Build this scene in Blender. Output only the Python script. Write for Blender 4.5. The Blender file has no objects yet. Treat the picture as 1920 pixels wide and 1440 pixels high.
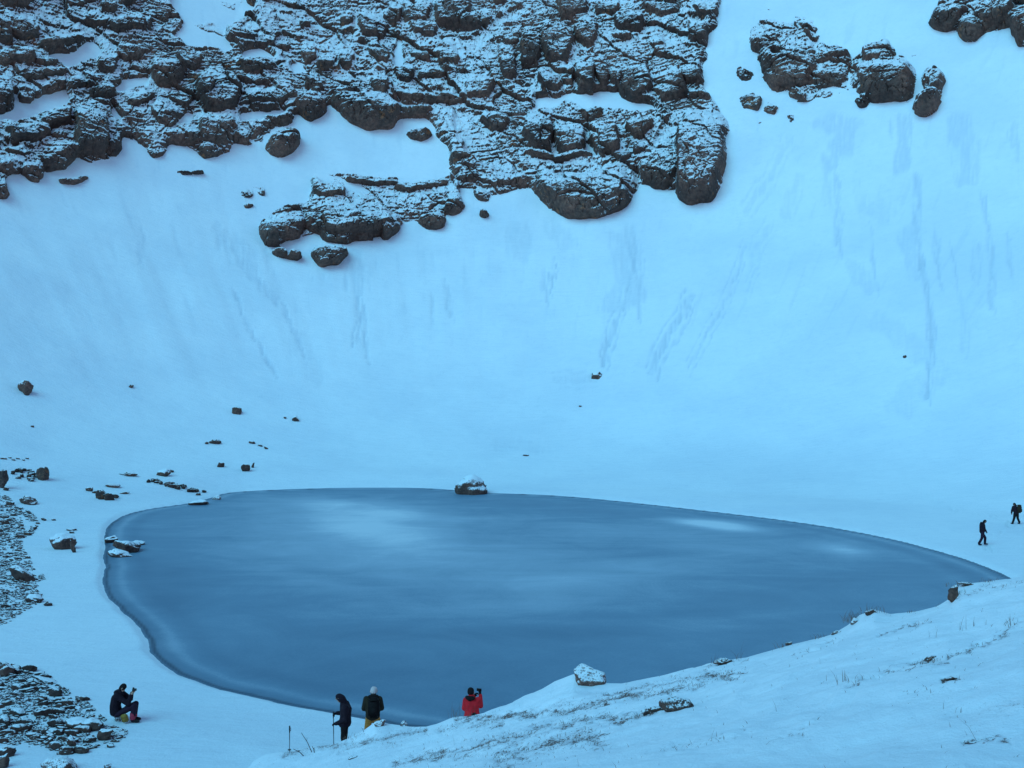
import bpy, bmesh, math, random
import numpy as np
from mathutils import Vector, Matrix

random.seed(7)
R = math.radians
scene = bpy.context.scene
COL = scene.collection

# ------------------------------------------------------------------ camera, sky, sun, exposure
F = 1844.0            # focal length in photograph pixels (1920 wide)
HC = 10.6             # eye height above the lake ice, metres
cam_d = bpy.data.cameras.new('camera')
cam = bpy.data.objects.new('camera', cam_d)
COL.objects.link(cam)
cam.location = (0, 0, HC)
cam.rotation_euler = (R(90), 0, 0)
cam_d.sensor_width = 36.0
cam_d.lens = F / 1920 * 36.0
cam_d.clip_start = 0.1
cam_d.clip_end = 5000
scene.camera = cam

SUN_EL, SUN_AZ = R(47), R(222)       # azimuth measured from +Y towards +X: behind the viewer, a little left
world = bpy.data.worlds.new('World')
scene.world = world
world.use_nodes = True
wn = world.node_tree
bg = wn.nodes['Background']
sky = wn.nodes.new('ShaderNodeTexSky')
sky.sky_type = 'NISHITA'
sky.sun_disc = False
sky.sun_elevation = SUN_EL
sky.sun_rotation = SUN_AZ
sky.altitude = 4800
sky.air_density = 1.0
sky.dust_density = 0.0
sky.ozone_density = 4.0
wn.links.new(sky.outputs[0], bg.inputs[0])
bg.inputs[1].default_value = 0.115

sun_d = bpy.data.lights.new('sun', 'SUN')
sun = bpy.data.objects.new('sun', sun_d)
COL.objects.link(sun)
sun_d.energy = 1.25
sun_d.angle = R(45)
sun_d.color = (0.18, 0.73, 0.98)
sd = Vector((math.sin(SUN_AZ) * math.cos(SUN_EL), math.cos(SUN_AZ) * math.cos(SUN_EL), math.sin(SUN_EL)))
sun.rotation_euler = sd.to_track_quat('Z', 'Y').to_euler()

vs = scene.view_settings
vs.view_transform = 'Standard'
vs.look = 'None'
vs.exposure = 0.66
vs.gamma = 1.0
vs.use_curve_mapping = False
scene.cycles.max_bounces = 6
scene.cycles.diffuse_bounces = 3
scene.cycles.glossy_bounces = 2
scene.cycles.caustics_reflective = False
scene.cycles.caustics_refractive = False

# ------------------------------------------------------------------ numpy noise
_rs = np.random.RandomState(11)
_perm = _rs.permutation(256)
_perm = np.concatenate([_perm, _perm, _perm]).astype(np.int32)
_g3 = _rs.normal(size=(256, 3)); _g3 /= np.linalg.norm(_g3, axis=1)[:, None]
_g3 = _g3.astype(np.float32)

def noise3(x, y, z, seed=0):
    x = np.asarray(x, np.float32) + seed * 17.13; y = np.asarray(y, np.float32) + seed * 5.71; z = np.asarray(z, np.float32) - seed * 9.37
    x, y, z = np.broadcast_arrays(x, y, z)
    xi = np.floor(x); yi = np.floor(y); zi = np.floor(z)
    fx = x - xi; fy = y - yi; fz = z - zi
    xi = xi.astype(np.int32) & 255; yi = yi.astype(np.int32) & 255; zi = zi.astype(np.int32) & 255
    u = fx * fx * fx * (fx * (fx * 6 - 15) + 10); v = fy * fy * fy * (fy * (fy * 6 - 15) + 10); w = fz * fz * fz * (fz * (fz * 6 - 15) + 10)
    def corner(i, j, k):
        h = _perm[_perm[_perm[(xi + i)] + ((yi + j) & 255)] + ((zi + k) & 255)]
        g = _g3[h]
        return g[..., 0] * (fx - i) + g[..., 1] * (fy - j) + g[..., 2] * (fz - k)
    a = corner(0, 0, 0) * (1 - u) + corner(1, 0, 0) * u
    b = corner(0, 1, 0) * (1 - u) + corner(1, 1, 0) * u
    c = corner(0, 0, 1) * (1 - u) + corner(1, 0, 1) * u
    d = corner(0, 1, 1) * (1 - u) + corner(1, 1, 1) * u
    return ((a * (1 - v) + b * v) * (1 - w) + (c * (1 - v) + d * v) * w) * 1.5

def fbm(x, y, z, oct=4, seed=0, gain=0.5):
    s = 0; a = 1.0; f = 1.0; n = 0
    for o in range(oct):
        s = s + a * noise3(np.asarray(x) * f, np.asarray(y) * f, np.asarray(z) * f, seed + o * 3)
        n += a; a *= gain; f *= 2.03
    return s / n * 1.4

def worley2(x, y, seed=0):
    """distance to the two nearest jittered cell points and a random value of the nearest cell"""
    x = np.asarray(x, np.float32); y = np.asarray(y, np.float32)
    xi = np.floor(x).astype(np.int32); yi = np.floor(y).astype(np.int32)
    f1 = np.full(x.shape, 9.0, np.float32); f2 = f1.copy(); ox = np.zeros(x.shape, np.float32); oy = ox.copy(); idv = np.zeros(x.shape, np.float32); idx = idv.copy()
    for i in (-1, 0, 1):
        for j in (-1, 0, 1):
            cx = xi + i; cy = yi + j
            h = _perm[_perm[(cx + seed * 31) & 255] + (cy & 255)]
            h2 = _perm[h + 57]; h3 = _perm[h2 + 91]
            ax = (x - (cx + 0.15 + 0.7 * h / 255.0)).astype(np.float32); ay = (y - (cy + 0.15 + 0.7 * h2 / 255.0)).astype(np.float32)
            d = np.hypot(ax, ay)
            near = d < f1
            f2 = np.where(near, f1, np.minimum(f2, d))
            idv = np.where(near, h3 / 255.0, idv); idx = np.where(near, h / 255.0, idx)
            ox = np.where(near, ax, ox); oy = np.where(near, ay, oy)
            f1 = np.where(near, d, f1)
    return f1, f2, idv, idx, ox, oy

def sstep(a, b, x):
    t = np.clip((x - a) / (b - a), 0, 1)
    return t * t * (3 - 2 * t)

def box_blur(a, r, n=2):
    for _ in range(n):
        for ax in (0, 1):
            p = np.pad(a, [(r + 1, r) if i == ax else (0, 0) for i in (0, 1)], mode='edge')
            c = np.cumsum(p, axis=ax, dtype=np.float64)
            if ax == 0: a = (c[2 * r + 1:] - c[:-2 * r - 1]) / (2 * r + 1)
            else: a = (c[:, 2 * r + 1:] - c[:, :-2 * r - 1]) / (2 * r + 1)
    return a

def in_poly(x, y, poly):
    m = np.zeros(np.shape(x), bool)
    n = len(poly)
    for i in range(n):
        x0, y0 = poly[i]; x1, y1 = poly[(i + 1) % n]
        if y0 == y1: continue
        c = ((y0 > y) != (y1 > y)) & (x < (x1 - x0) * (y - y0) / (y1 - y0) + x0)
        m ^= c
    return m

def seg_dist(x, y, pts, closed=False):
    d = np.full(np.shape(x), 1e9)
    n = len(pts)
    for i in range(n if closed else n - 1):
        x0, y0 = pts[i]; x1, y1 = pts[(i + 1) % n]
        dx, dy = x1 - x0, y1 - y0
        t = np.clip(((x - x0) * dx + (y - y0) * dy) / (dx * dx + dy * dy + 1e-9), 0, 1)
        d = np.minimum(d, np.hypot(x - x0 - t * dx, y - y0 - t * dy))
    return d

def smooth_poly(pts, n=3, closed=True):
    p = np.array(pts, float)
    for _ in range(n):
        if closed:
            q = np.roll(p, -1, 0)
            p = np.stack([p * .75 + q * .25, p * .25 + q * .75], 1).reshape(-1, 2)
        else:
            q = np.stack([p[:-1] * .75 + p[1:] * .25, p[:-1] * .25 + p[1:] * .75], 1).reshape(-1, 2)
            p = np.concatenate([p[:1], q, p[-1:]])
    return [tuple(v) for v in p]

# ------------------------------------------------------------------ object helpers
def tag(o, label=None, cat=None, group=None, kind=None):
    if label: o['label'] = label
    if cat: o['category'] = cat
    if group: o['group'] = group
    if kind: o['kind'] = kind
    return o

def link(o, parent=None):
    COL.objects.link(o)
    if parent is not None: o.parent = parent
    return o

def np_mesh(name, verts, faces, mat=None, smooth=True, attrs=None):
    me = bpy.data.meshes.new(name)
    verts = np.ascontiguousarray(verts, np.float32); faces = np.ascontiguousarray(faces, np.int32)
    nf, k = faces.shape
    me.vertices.add(len(verts)); me.vertices.foreach_set('co', verts.ravel())
    me.loops.add(nf * k); me.loops.foreach_set('vertex_index', faces.ravel())
    me.polygons.add(nf); me.polygons.foreach_set('loop_start', np.arange(nf, dtype=np.int32) * k)
    me.polygons.foreach_set('use_smooth', np.full(nf, smooth, bool))
    for an, av in (attrs or {}).items():
        a = me.attributes.new(an, 'FLOAT', 'POINT'); a.data.foreach_set('value', np.ascontiguousarray(av, np.float32).ravel())
    if mat: me.materials.append(mat)
    me.update(calc_edges=True)
    return me

def mesh_obj(name, me, parent=None):
    return link(bpy.data.objects.new(name, me), parent)

def grid_faces(nr, nc):
    i = np.arange(nr - 1)[:, None] * nc + np.arange(nc - 1)[None, :]
    return np.stack([i, i + 1, i + nc + 1, i + nc], -1)

def sub_mesh(name, V, Fc, mat, smooth, attrs):
    used = np.unique(Fc)
    remap = np.zeros(len(V), np.int32); remap[used] = np.arange(len(used))
    return np_mesh(name, V[used], remap[Fc], mat, smooth, {k: a[used] for k, a in attrs.items()})

def empty(name, loc=(0, 0, 0), rz=0):
    o = bpy.data.objects.new(name, None); o.empty_display_size = 0.1
    o.location = loc; o.rotation_euler = (0, 0, rz)
    return link(o)

# ------------------------------------------------------------------ materials
class NT:
    def __init__(s, name):
        s.m = bpy.data.materials.new(name); s.m.use_nodes = True
        s.t = s.m.node_tree; s.b = s.t.nodes['Principled BSDF']
    def n(s, typ, **kw):
        nd = s.t.nodes.new(typ)
        for k, v in kw.items():
            if isinstance(k, str) and hasattr(nd, k): setattr(nd, k, v)
        return nd
    def l(s, a, b): s.t.links.new(a, b)
    def noise(s, vec, scale, detail=4, rough=0.55, dist=0.0):
        nd = s.n('ShaderNodeTexNoise'); nd.inputs['Scale'].default_value = scale; nd.inputs['Detail'].default_value = detail
        nd.inputs['Roughness'].default_value = rough; nd.inputs['Distortion'].default_value = dist
        if vec is not None: s.l(vec, nd.inputs['Vector'])
        return nd.outputs['Fac']
    def math(s, op, a, b=None, c=None):
        nd = s.n('ShaderNodeMath', operation=op)
        for i, v in enumerate((a, b, c)):
            if v is None: continue
            if isinstance(v, (int, float)): nd.inputs[i].default_value = v
            else: s.l(v, nd.inputs[i])
        return nd.outputs[0]
    def ramp(s, fac, stops):
        nd = s.n('ShaderNodeValToRGB'); e = nd.color_ramp.elements
        while len(e) < len(stops): e.new(0.5)
        for el, (p, c) in zip(e, stops):
            el.position = p; el.color = (*c, 1) if len(c) == 3 else c
        s.l(fac, nd.inputs[0]); return nd.outputs[0]
    def mixc(s, fac, a, b):
        nd = s.n('ShaderNodeMix', data_type='RGBA')
        if isinstance(fac, (int, float)): nd.inputs[0].default_value = fac
        else: s.l(fac, nd.inputs[0])
        for i, v in ((6, a), (7, b)):
            if isinstance(v, tuple): nd.inputs[i].default_value = (*v, 1)
            else: s.l(v, nd.inputs[i])
        return nd.outputs[2]
    def smooth(s, v, a, b):
        nd = s.n('ShaderNodeMapRange', interpolation_type='SMOOTHSTEP'); s.l(v, nd.inputs[0])
        nd.inputs[1].default_value = a; nd.inputs[2].default_value = b
        return nd.outputs[0]
    def attr(s, name):
        return s.n('ShaderNodeAttribute', attribute_name=name).outputs['Fac']
    def pos(s): return s.n('ShaderNodeNewGeometry').outputs['Position']
    def objc(s): return s.n('ShaderNodeTexCoord').outputs['Object']
    def bump(s, h, strength, dist):
        nd = s.n('ShaderNodeBump'); nd.inputs['Strength'].default_value = strength; nd.inputs['Distance'].default_value = dist
        s.l(h, nd.inputs['Height']); s.l(nd.outputs[0], s.b.inputs['Normal'])
    def base(s, c):
        if isinstance(c, tuple): s.b.inputs['Base Color'].default_value = (*c, 1)
        else: s.l(c, s.b.inputs['Base Color'])
    def rough(s, r, spec=0.3):
        s.b.inputs['Roughness'].default_value = r
        s.b.inputs['Specular IOR Level'].default_value = spec

SNOW = (0.86, 0.88, 0.90)

def rock_colour(t, p, dark=1.0):
    n1 = t.noise(p, 0.22, 3, 0.6); n2 = t.noise(p, 1.7, 6, 0.65); n3 = t.noise(p, 0.09, 2)
    c = t.ramp(n2, [(0.25, (0.07 * dark, 0.036 * dark, 0.032 * dark)), (0.5, (0.18 * dark, 0.092 * dark, 0.072 * dark)), (0.8, (0.38 * dark, 0.185 * dark, 0.13 * dark))])
    g = t.ramp(n2, [(0.25, (0.045 * dark, 0.030 * dark, 0.028 * dark)), (0.75, (0.21 * dark, 0.12 * dark, 0.095 * dark))])
    c = t.mixc(t.smooth(n1, 0.4, 0.62), c, g)
    rust = t.smooth(t.math('ADD', n1, t.math('MULTIPLY', n2, 0.5)), 0.88, 1.0)
    c = t.mixc(t.math('MULTIPLY', t.smooth(n3, 0.42, 0.62), 0.55), c, (0.04 * dark, 0.026 * dark, 0.025 * dark))
    return t.mixc(t.math('MULTIPLY', rust, 0.5), c, (0.45 * dark, 0.16 * dark, 0.06 * dark)), n2

def mat_cliff():
    t = NT('cliff_rock'); p = t.pos()
    c, n2 = rock_colour(t, p)
    fine = t.noise(p, 3.4, 6, 0.78)
    fine = t.math('ADD', t.math('MULTIPLY', fine, 0.6), t.math('MULTIPLY', t.noise(p, 9.0, 3, 0.7), 0.4))
    sn = t.math('ADD', t.attr('snow'), t.math('MULTIPLY', t.math('SUBTRACT', fine, 0.5), 4.2))
    # thin snow lines lying on the bedding ledges
    qq = t.math('ADD', t.attr('bed'), t.math('MULTIPLY', t.noise(p, 0.9, 4, 0.6), 0.9))
    l1 = t.smooth(t.math('FRACT', t.math('MULTIPLY', qq, 1.02)), 0.62, 0.92)
    l2 = t.smooth(t.math('FRACT', t.math('MULTIPLY', qq, 1.93)), 0.60, 0.90)
    br = t.smooth(t.noise(p, 0.40, 4, 0.65), 0.42, 0.62)
    led = t.math('MULTIPLY', t.math('ADD', l1, t.math('MULTIPLY', l2, 0.7)), br)
    sn = t.math('ADD', sn, t.math('SUBTRACT', t.math('MULTIPLY', led, 0.80), 0.30))
    m = t.smooth(sn, 0.42, 0.62)
    t.base(t.mixc(m, c, SNOW)); t.rough(0.9, 0.15)
    t.bump(t.math('ADD', t.math('ADD', t.noise(p, 5.0, 5, 0.7), t.math('MULTIPLY', led, 0.5)), t.math('MULTIPLY', m, 0.35)), 0.8, 0.16)
    return t.m

def mat_boulder(name, lo, hi, dark=1.0, ns=1.0, cover=0.25):
    """rock with snow lying where the surface faces up"""
    t = NT(name); p = t.pos()
    nd = t.n('ShaderNodeMapping'); nd.inputs['Scale'].default_value = (ns * 3,) * 3; t.l(p, nd.inputs[0]); q = nd.outputs[0]
    c, n2 = rock_colour(t, q, dark)
    g = t.n('ShaderNodeNewGeometry'); sx = t.n('ShaderNodeSeparateXYZ'); t.l(g.outputs['Normal'], sx.inputs[0])
    fine = t.noise(q, 2.4, 5, 0.7)
    sn = t.math('ADD', sx.outputs['Z'], t.math('MULTIPLY', t.math('SUBTRACT', fine, 0.5), cover * 4))
    m = t.smooth(sn, lo, hi)
    t.base(t.mixc(m, c, SNOW)); t.rough(0.85, 0.2)
    t.bump(t.noise(q, 5.0, 5, 0.7), 0.6, 0.05)
    return t.m

def mat_snowfield():
    t = NT('snow_slope'); p = t.pos()
    st = t.attr('streak')
    big = t.noise(p, 0.06, 4, 0.6)
    tone = t.mixc(t.smooth(big, 0.35, 0.65), (0.80, 0.83, 0.87), (0.88, 0.90, 0.92))
    c = t.mixc(st, tone, (0.62, 0.67, 0.74))
    gr = t.math('ADD', t.math('MULTIPLY', t.noise(p, 11.0, 3, 0.8), 0.5), t.math('MULTIPLY', t.noise(p, 1.3, 5, 0.7), 0.5))
    c = t.mixc(t.smooth(gr, 0.30, 0.52), t.mixc(0.22, c, (0.45, 0.52, 0.62)), c)
    t.base(c); t.rough(0.85, 0.12)
    f = t.noise(p, 4.0, 6, 0.75); w = t.n('ShaderNodeMapping'); w.inputs['Scale'].default_value = (0.35, 1.4, 1.4); t.l(p, w.inputs[0])
    rip = t.noise(w.outputs[0], 1.1, 4, 0.6)
    t.bump(t.math('ADD', t.math('MULTIPLY', f, 0.6), rip), 0.55, 0.14)
    return t.m

def mat_bank():
    t = NT('bank_snow'); p = t.pos()
    so = t.attr('soil')
    fine = t.noise(p, 17.0, 6, 0.8)
    m = t.smooth(t.math('ADD', so, t.math('MULTIPLY', t.math('SUBTRACT', fine, 0.5), 3.6)), 0.48, 0.84)
    soil = t.ramp(t.noise(p, 14.0, 4), [(0.3, (0.09, 0.06, 0.055)), (0.7, (0.30, 0.20, 0.17))])
    big = t.noise(p, 0.5, 4, 0.6)
    tone = t.mixc(t.smooth(big, 0.35, 0.65), (0.84, 0.86, 0.89), (0.90, 0.91, 0.93))
    tone = t.mixc(t.math('MULTIPLY', t.smooth(so, 0.15, 0.75), 0.5), tone, (0.60, 0.58, 0.62))
    t.base(t.mixc(m, tone, soil)); t.rough(0.85, 0.12)
    t.bump(t.math('SUBTRACT', t.math('ADD', t.noise(p, 22.0, 5, 0.7), t.noise(p, 3.0, 4)), t.math('MULTIPLY', m, 0.6)), 0.5, 0.045)
    return t.m

def mat_ice():
    t = NT('lake_ice'); p = t.pos()
    fr = t.attr('frost'); ed = t.attr('edge')
    mp = t.n('ShaderNodeMapping'); mp.inputs['Scale'].default_value = (0.045, 0.13, 1); mp.inputs['Rotation'].default_value = (0, 0, R(-12)); t.l(p, mp.inputs[0])
    sw = t.noise(mp.outputs[0], 1.0, 8, 0.66, 2.2)
    fineN = t.noise(p, 9.0, 4, 0.8)
    s2 = t.noise(p, 0.16, 9, 0.72, 1.0)
    fr = t.math('ADD', fr, t.math('MULTIPLY', t.math('SUBTRACT', s2, 0.5), 0.50))
    v = t.math('ADD', fr, t.math('ADD', t.math('MULTIPLY', t.math('SUBTRACT', sw, 0.5), 0.5), t.math('MULTIPLY', t.math('SUBTRACT', fineN, 0.5), 0.42)))
    c = t.ramp(v, [(0.0, (0.125, 0.205, 0.285)), (0.3, (0.185, 0.285, 0.375)), (0.7, (0.39, 0.48, 0.56)), (1.0, (0.68, 0.72, 0.76))])
    c = t.mixc(ed, c, (0.05, 0.08, 0.12))
    t.base(c); t.b.inputs['Roughness'].default_value = 0.55; t.b.inputs['Specular IOR Level'].default_value = 0.22
    t.bump(t.math('ADD', sw, t.math('MULTIPLY', fineN, 0.3)), 0.12, 0.05)
    return t.m

def mat_plain(name, col, rough=0.8, var=0.25, scale=20, spec=0.2):
    t = NT(name); p = t.objc()
    n = t.noise(p, scale, 4, 0.6)
    c = t.ramp(n, [(0.3, tuple(v * (1 - var) for v in col)), (0.7, tuple(min(1, v * (1 + var)) for v in col))])
    t.base(c); t.rough(rough, spec)
    t.bump(t.noise(p, scale * 0.5, 3), 0.3, 0.01)
    return t.m

M = dict(cliff=mat_cliff(), snow=mat_snowfield(), bank=mat_bank(), ice=mat_ice(),
         boulder=mat_boulder('dusted_boulder', 0.30, 0.55, 0.9, 1.2, 0.32), scree=mat_boulder('scree_stone', 0.74, 0.95, 0.6, 1.6, 0.25),
         bare=mat_boulder('bare_boulder', 0.62, 0.85, 0.8), frosty=mat_boulder('frosted_boulder', 0.05, 0.75, 1.2, 3.0, 1.2),
         peat=mat_boulder('frosted_peat', 0.62, 1.0, 0.8, 4.0, 0.6),
         grass=mat_plain('dry_grass', (0.20, 0.12, 0.09)))

# ------------------------------------------------------------------ the lake shore and the bowl round it
def on_ice(px, py):
    d = HC * F / (py - 720.0)
    return ((px - 960.0) / F * d, d)

SHORE_PX = [(420, 924), (500, 919), (600, 915.5), (720, 914.5), (800, 915.5), (850, 919), (915, 925), (1000, 927), (1080, 932), (1200, 944), (1330, 959), (1450, 973), (1560, 989),
            (1660, 1008), (1750, 1031), (1830, 1056), (1900, 1086), (1960, 1130), (1950, 1190), (1700, 1290), (1400, 1345), (1150, 1372), (960, 1378), (860, 1372),
            (770, 1362), (700, 1347), (620, 1335), (540, 1321), (480, 1305), (410, 1290), (350, 1268), (310, 1245), (290, 1222), (283, 1200), (270, 1180), (262, 1170), (240, 1150),
            (212, 1125), (198, 1103), (196, 1082), (204, 1060), (196, 1045), (202, 1030), (198, 1005), (205, 985), (235, 965), (280, 954), (350, 945), (395, 935)]
SHORE = [on_ice(*p) for p in smooth_poly(SHORE_PX, 2)]
BC = (-3.0, 70.0)

def shore_sd(x, y):
    x = np.asarray(x, float); y = np.asarray(y, float)
    out = np.full(x.shape, 50.0)
    m = (x > -40) & (x < 44) & (y > 16) & (y < 112)
    if m.any():
        d = seg_dist(x[m], y[m], SHORE, True)
        out[m] = np.where(in_poly(x[m], y[m], SHORE), -d, np.minimum(d, 50.0))
    n = m & (np.abs(out) < 4)
    if n.any(): out[n] += 0.10 * fbm(x[n] / 1.6, y[n] / 1.6, 0 * x[n], 3, 151)
    return out

_tt = np.linspace(0, 420, 2101)
_sl = 0.10 + 0.64 * sstep(0, 42, _tt) + 0.62 * sstep(52, 84, _tt) - 0.35 * sstep(130, 200, _tt)
_pz = np.concatenate([[0], np.cumsum((_sl[1:] + _sl[:-1]) / 2 * (_tt[1] - _tt[0]))])

def bowl(x, y):
    """snow surface height: flat by the lake, rising into the cirque wall"""
    dx = x - BC[0]; dy = y - BC[1]
    r = np.hypot(dx, dy); th = np.arctan2(dy, dx)
    right = np.clip(np.cos(th), 0, 1) ** 1.5; left = np.clip(-np.cos(th), 0, 1)
    r0 = 31.0 + 15 * right * sstep(1.2, -0.2, th) + 1.0 * left
    w = sstep(-0.75, 0.15, np.sin(th)) * 0.86 + 0.14
    z = np.interp(np.maximum(r - r0, 0), _tt, _pz) * w
    return z

def ground(x, y, detail=True):
    x = np.asarray(x, float); y = np.asarray(y, float)
    z = bowl(x, y)
    if detail:
        up = sstep(3, 25, z)
        z = z + up * (0.9 * fbm(x / 28, y / 28, 0 * x, 3, 5)) + 0.10 * fbm(x / 5, y / 5, 0 * x, 3, 8)
        a = np.arctan2(y - BC[1], x - BC[0]) * 60
        z = z + up * 0.35 * fbm(a / 5.0, z / 60, 0 * x, 3, 21)
    sdv = shore_sd(x, y)
    lip = 0.16 * sstep(0.0, 0.55, sdv) + 0.035 * np.clip(sdv, 0, 6) - 0.5 * sstep(0.0, -1.2, sdv) - 0.03
    k = sstep(0.2, 5.0, sdv)
    return np.maximum(z * k, 0 * z) * 1.0 + lip

def px_of(x, y, z):
    return 960 + F * x / y, 720 - F * (z - HC) / y

def hit_ground(px, py, fn=None, y0=20.0, y1=230.0, n=800):
    fn = fn or ground
    ys = np.geomspace(y0, y1, n)
    x = (px - 960.0) / F * ys; zr = HC - (py - 720.0) / F * ys
    h = fn(x, ys)
    k = np.argmax(h >= zr)
    y = ys[k]
    return Vector(((px - 960.0) / F * y, y, float(fn(np.array([x[k]]), np.array([y]))[0])))

def above_ice(x, y): return np.maximum(ground(x, y), 0.0)

# ------------------------------------------------------------------ snow slope mesh
cols = np.concatenate([np.linspace(-1500, -40, 70), np.arange(-30, 1950, 3.6), np.linspace(1960, 3400, 70)])
rows_d = np.concatenate([np.array([9, 13, 17, 20, 22.5, 24.5]), HC * F / (np.arange(1470, 905, -2.6) - 720.0)])
rows_u = np.concatenate([np.arange(rows_d[-1] + .3, 122, 0.36), np.arange(122, 212, 0.42), np.linspace(213, 420, 70)])
rows = np.concatenate([rows_d, rows_u])
A, Yg = np.meshgrid((cols - 960) / F, rows)
Xg = A * Yg
Zg = ground(Xg, Yg)
PXg, PYg = px_of(Xg, Yg, Zg)

# sluff tracks and scoured patches on the snow, laid out along the fall line
STREAKS = [([(1186, 436), (1188, 500), (1172, 560), (1152, 612), (1130, 684)], 9, .9), ([(1205, 470), (1200, 540), (1196, 592)], 5, .6), ([(1172, 530), (1160, 600)], 4, .6), ([(1150, 440), (1160, 520), (1150, 570)], 22, .35),
           ([(1180, 440), (1182, 560)], 30, .45), ([(1296, 555), (1268, 612), (1238, 652), (1222, 700)], 12, .8), ([(1398, 462), (1374, 528), (1346, 590), (1310, 652), (1290, 690)], 5, .65), ([(1420, 500), (1400, 545)], 4, .5),
           ([(1025, 512), (1022, 562)], 5, .7), ([(1041, 496), (1031, 548)], 4, .8), ([(965, 430), (980, 470)], 36, .35), ([(1030, 420), (1060, 450)], 28, .3),
           ([(1550, 232), (1600, 232), (1560, 300)], 30, .55), ([(1690, 228), (1690, 305)], 30, .6), ([(1800, 225), (1815, 330)], 34, .55), ([(1550, 300), (1553, 385)], 8, .4), ([(1570, 330), (1568, 462)], 6, .7), ([(1606, 320), (1608, 380)], 7, .4),
           ([(1580, 400), (1574, 472)], 4, .6), ([(1634, 430), (1637, 500), (1645, 546)], 4, .6), ([(1718, 330), (1720, 450), (1730, 500), (1742, 560), (1748, 610), (1738, 745)], 9, .85), ([(1757, 430), (1753, 480), (1766, 536)], 6, .7),
           ([(1785, 468), (1794, 518)], 4, .6), ([(1842, 370), (1852, 425), (1858, 480), (1864, 530), (1858, 580)], 8, .7), ([(1892, 450), (1895, 515)], 6, .5), ([(1700, 430), (1715, 515)], 20, .4), ([(1600, 500), (1630, 540)], 26, .35), ([(1900, 240), (1905, 290)], 18, .45),
           ([(1835, 460), (1828, 520)], 9, .5), ([(1800, 545), (1812, 600), (1808, 660)], 9, .4), ([(1650, 600), (1720, 660)], 34, .3), ([(1690, 760), (1760, 700)], 40, .25), ([(1620, 380), (1660, 400)], 30, .3),
           ([(412, 428), (442, 474), (474, 522), (520, 560), (546, 602), (566, 664)], 8, .65), ([(440, 548), (470, 622), (514, 694)], 7, .7), ([(420, 440), (470, 500)], 30, .4), ([(668, 556), (674, 610), (664, 652)], 6, .8), ([(684, 574), (688, 668)], 5, .75),
           ([(668, 485), (672, 545)], 26, .45), ([(840, 535), (846, 592)], 7, .55), ([(811, 558), (812, 612)], 4, .55), ([(270, 440), (264, 492)], 7, .4), ([(600, 480), (606, 520)], 12, .3), ([(790, 470), (792, 520)], 8, .25),
           ([(1445, 420), (1420, 460), (1410, 500)], 10, .3), ([(1500, 330), (1480, 400)], 14, .25), ([(560, 640), (590, 700)], 30, .2), ([(1480, 260), (1440, 340), (1400, 395)], 12, .35), ([(940, 830), (1010, 838)], 26, .22), ([(1040, 712), (1110, 712)], 12, .35)]
jx = 10 * fbm(PXg / 14, PYg / 60, 0 * PXg, 3, 31); jy = 6 * fbm(PXg / 30, PYg / 30, 0 * PXg, 2, 37)
streak = np.zeros_like(PXg)
STREAKS += [([(x + o * w * .8, y + 14 * o) for x, y in pts], max(2.6, w * .4), s * .75) for pts, w, s in STREAKS if w < 14 for o in (-1, 1)]
wear = 0.42 + 1.3 * fbm(PXg / 4, PYg / 40, 0 * PXg, 5, 41, .6)
for pts, w, s in STREAKS:
    xs = [p[0] for p in pts]; ysv = [p[1] for p in pts]
    sel = (PXg > min(xs) - w * 2 - 14) & (PXg < max(xs) + w * 2 + 14) & (PYg > min(ysv) - w * 2 - 14) & (PYg < max(ysv) + w * 2 + 14) & (Yg > 95)
    if not sel.any(): continue
    amp = 1.0 if w < 14 else 2.0
    d = seg_dist((PXg + jx * amp * min(1, w / 8))[sel], (PYg + jy * amp)[sel], pts)
    v = s * sstep(w * 0.75, w * 0.40, d) * np.clip(wear[sel] + (0.25 if w < 14 else 0.5), 0, 1)
    streak[sel] = np.maximum(streak[sel], v)
# faint drag lines everywhere on the steep snow
ang = np.arctan2(Yg - BC[1], Xg - BC[0]) * 70
fine = fbm(ang * 1.1, Zg / 9, 0 * ang, 4, 51)
streak = np.maximum(streak, 0.22 * sstep(0.28, 0.6, fine) * sstep(8, 22, Zg) * (Yg > 95))
Zg = Zg - 0.20 * streak * (Yg > 95)
# footprints where people have walked
def trail(pts, step=0.62):
    global Zg
    rs = np.random.RandomState(3)
    for (x0, y0), (x1, y1) in zip(pts[:-1], pts[1:]):
        L = math.hypot(x1 - x0, y1 - y0); n = max(2, int(L / step))
        for i in range(n):
            t = i / n; sgn = 1 if i % 2 else -1
            fx = x0 + (x1 - x0) * t + sgn * .12 * (y1 - y0) / L + rs.normal() * .05; fy = y0 + (y1 - y0) * t - sgn * .12 * (x1 - x0) / L + rs.normal() * .05
            r_ = np.searchsorted(rows, [fy - .8, fy + .8]); c_ = np.searchsorted(cols, [960 + F * (fx - .8) / fy, 960 + F * (fx + .8) / fy])
            sl = (slice(r_[0], r_[1]), slice(c_[0], c_[1]))
            d2 = ((Xg[sl] - fx) / .13) ** 2 + ((Yg[sl] - fy) / .2) ** 2
            Zg[sl] -= .10 * np.exp(-d2 ** 1.5) - .03 * np.exp(-(np.sqrt(d2) - 1.6) ** 2 * 4)
trail([(31.0, 64.8), (34, 68), (38, 74.5), (45, 80), (55, 88)]); trail([(31, 64.8), (29.5, 60)]); trail([(38, 74.5), (36, 79), (37, 90)], .7)
trail([(-4.7, 28.0), (-4.1, 28.8)])
VS = np.stack([Xg, Yg, Zg], -1).reshape(-1, 3)
me = np_mesh('snow_slope', VS, grid_faces(*Xg.shape).reshape(-1, 4), M['snow'], True, {'streak': streak.ravel()})
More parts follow.
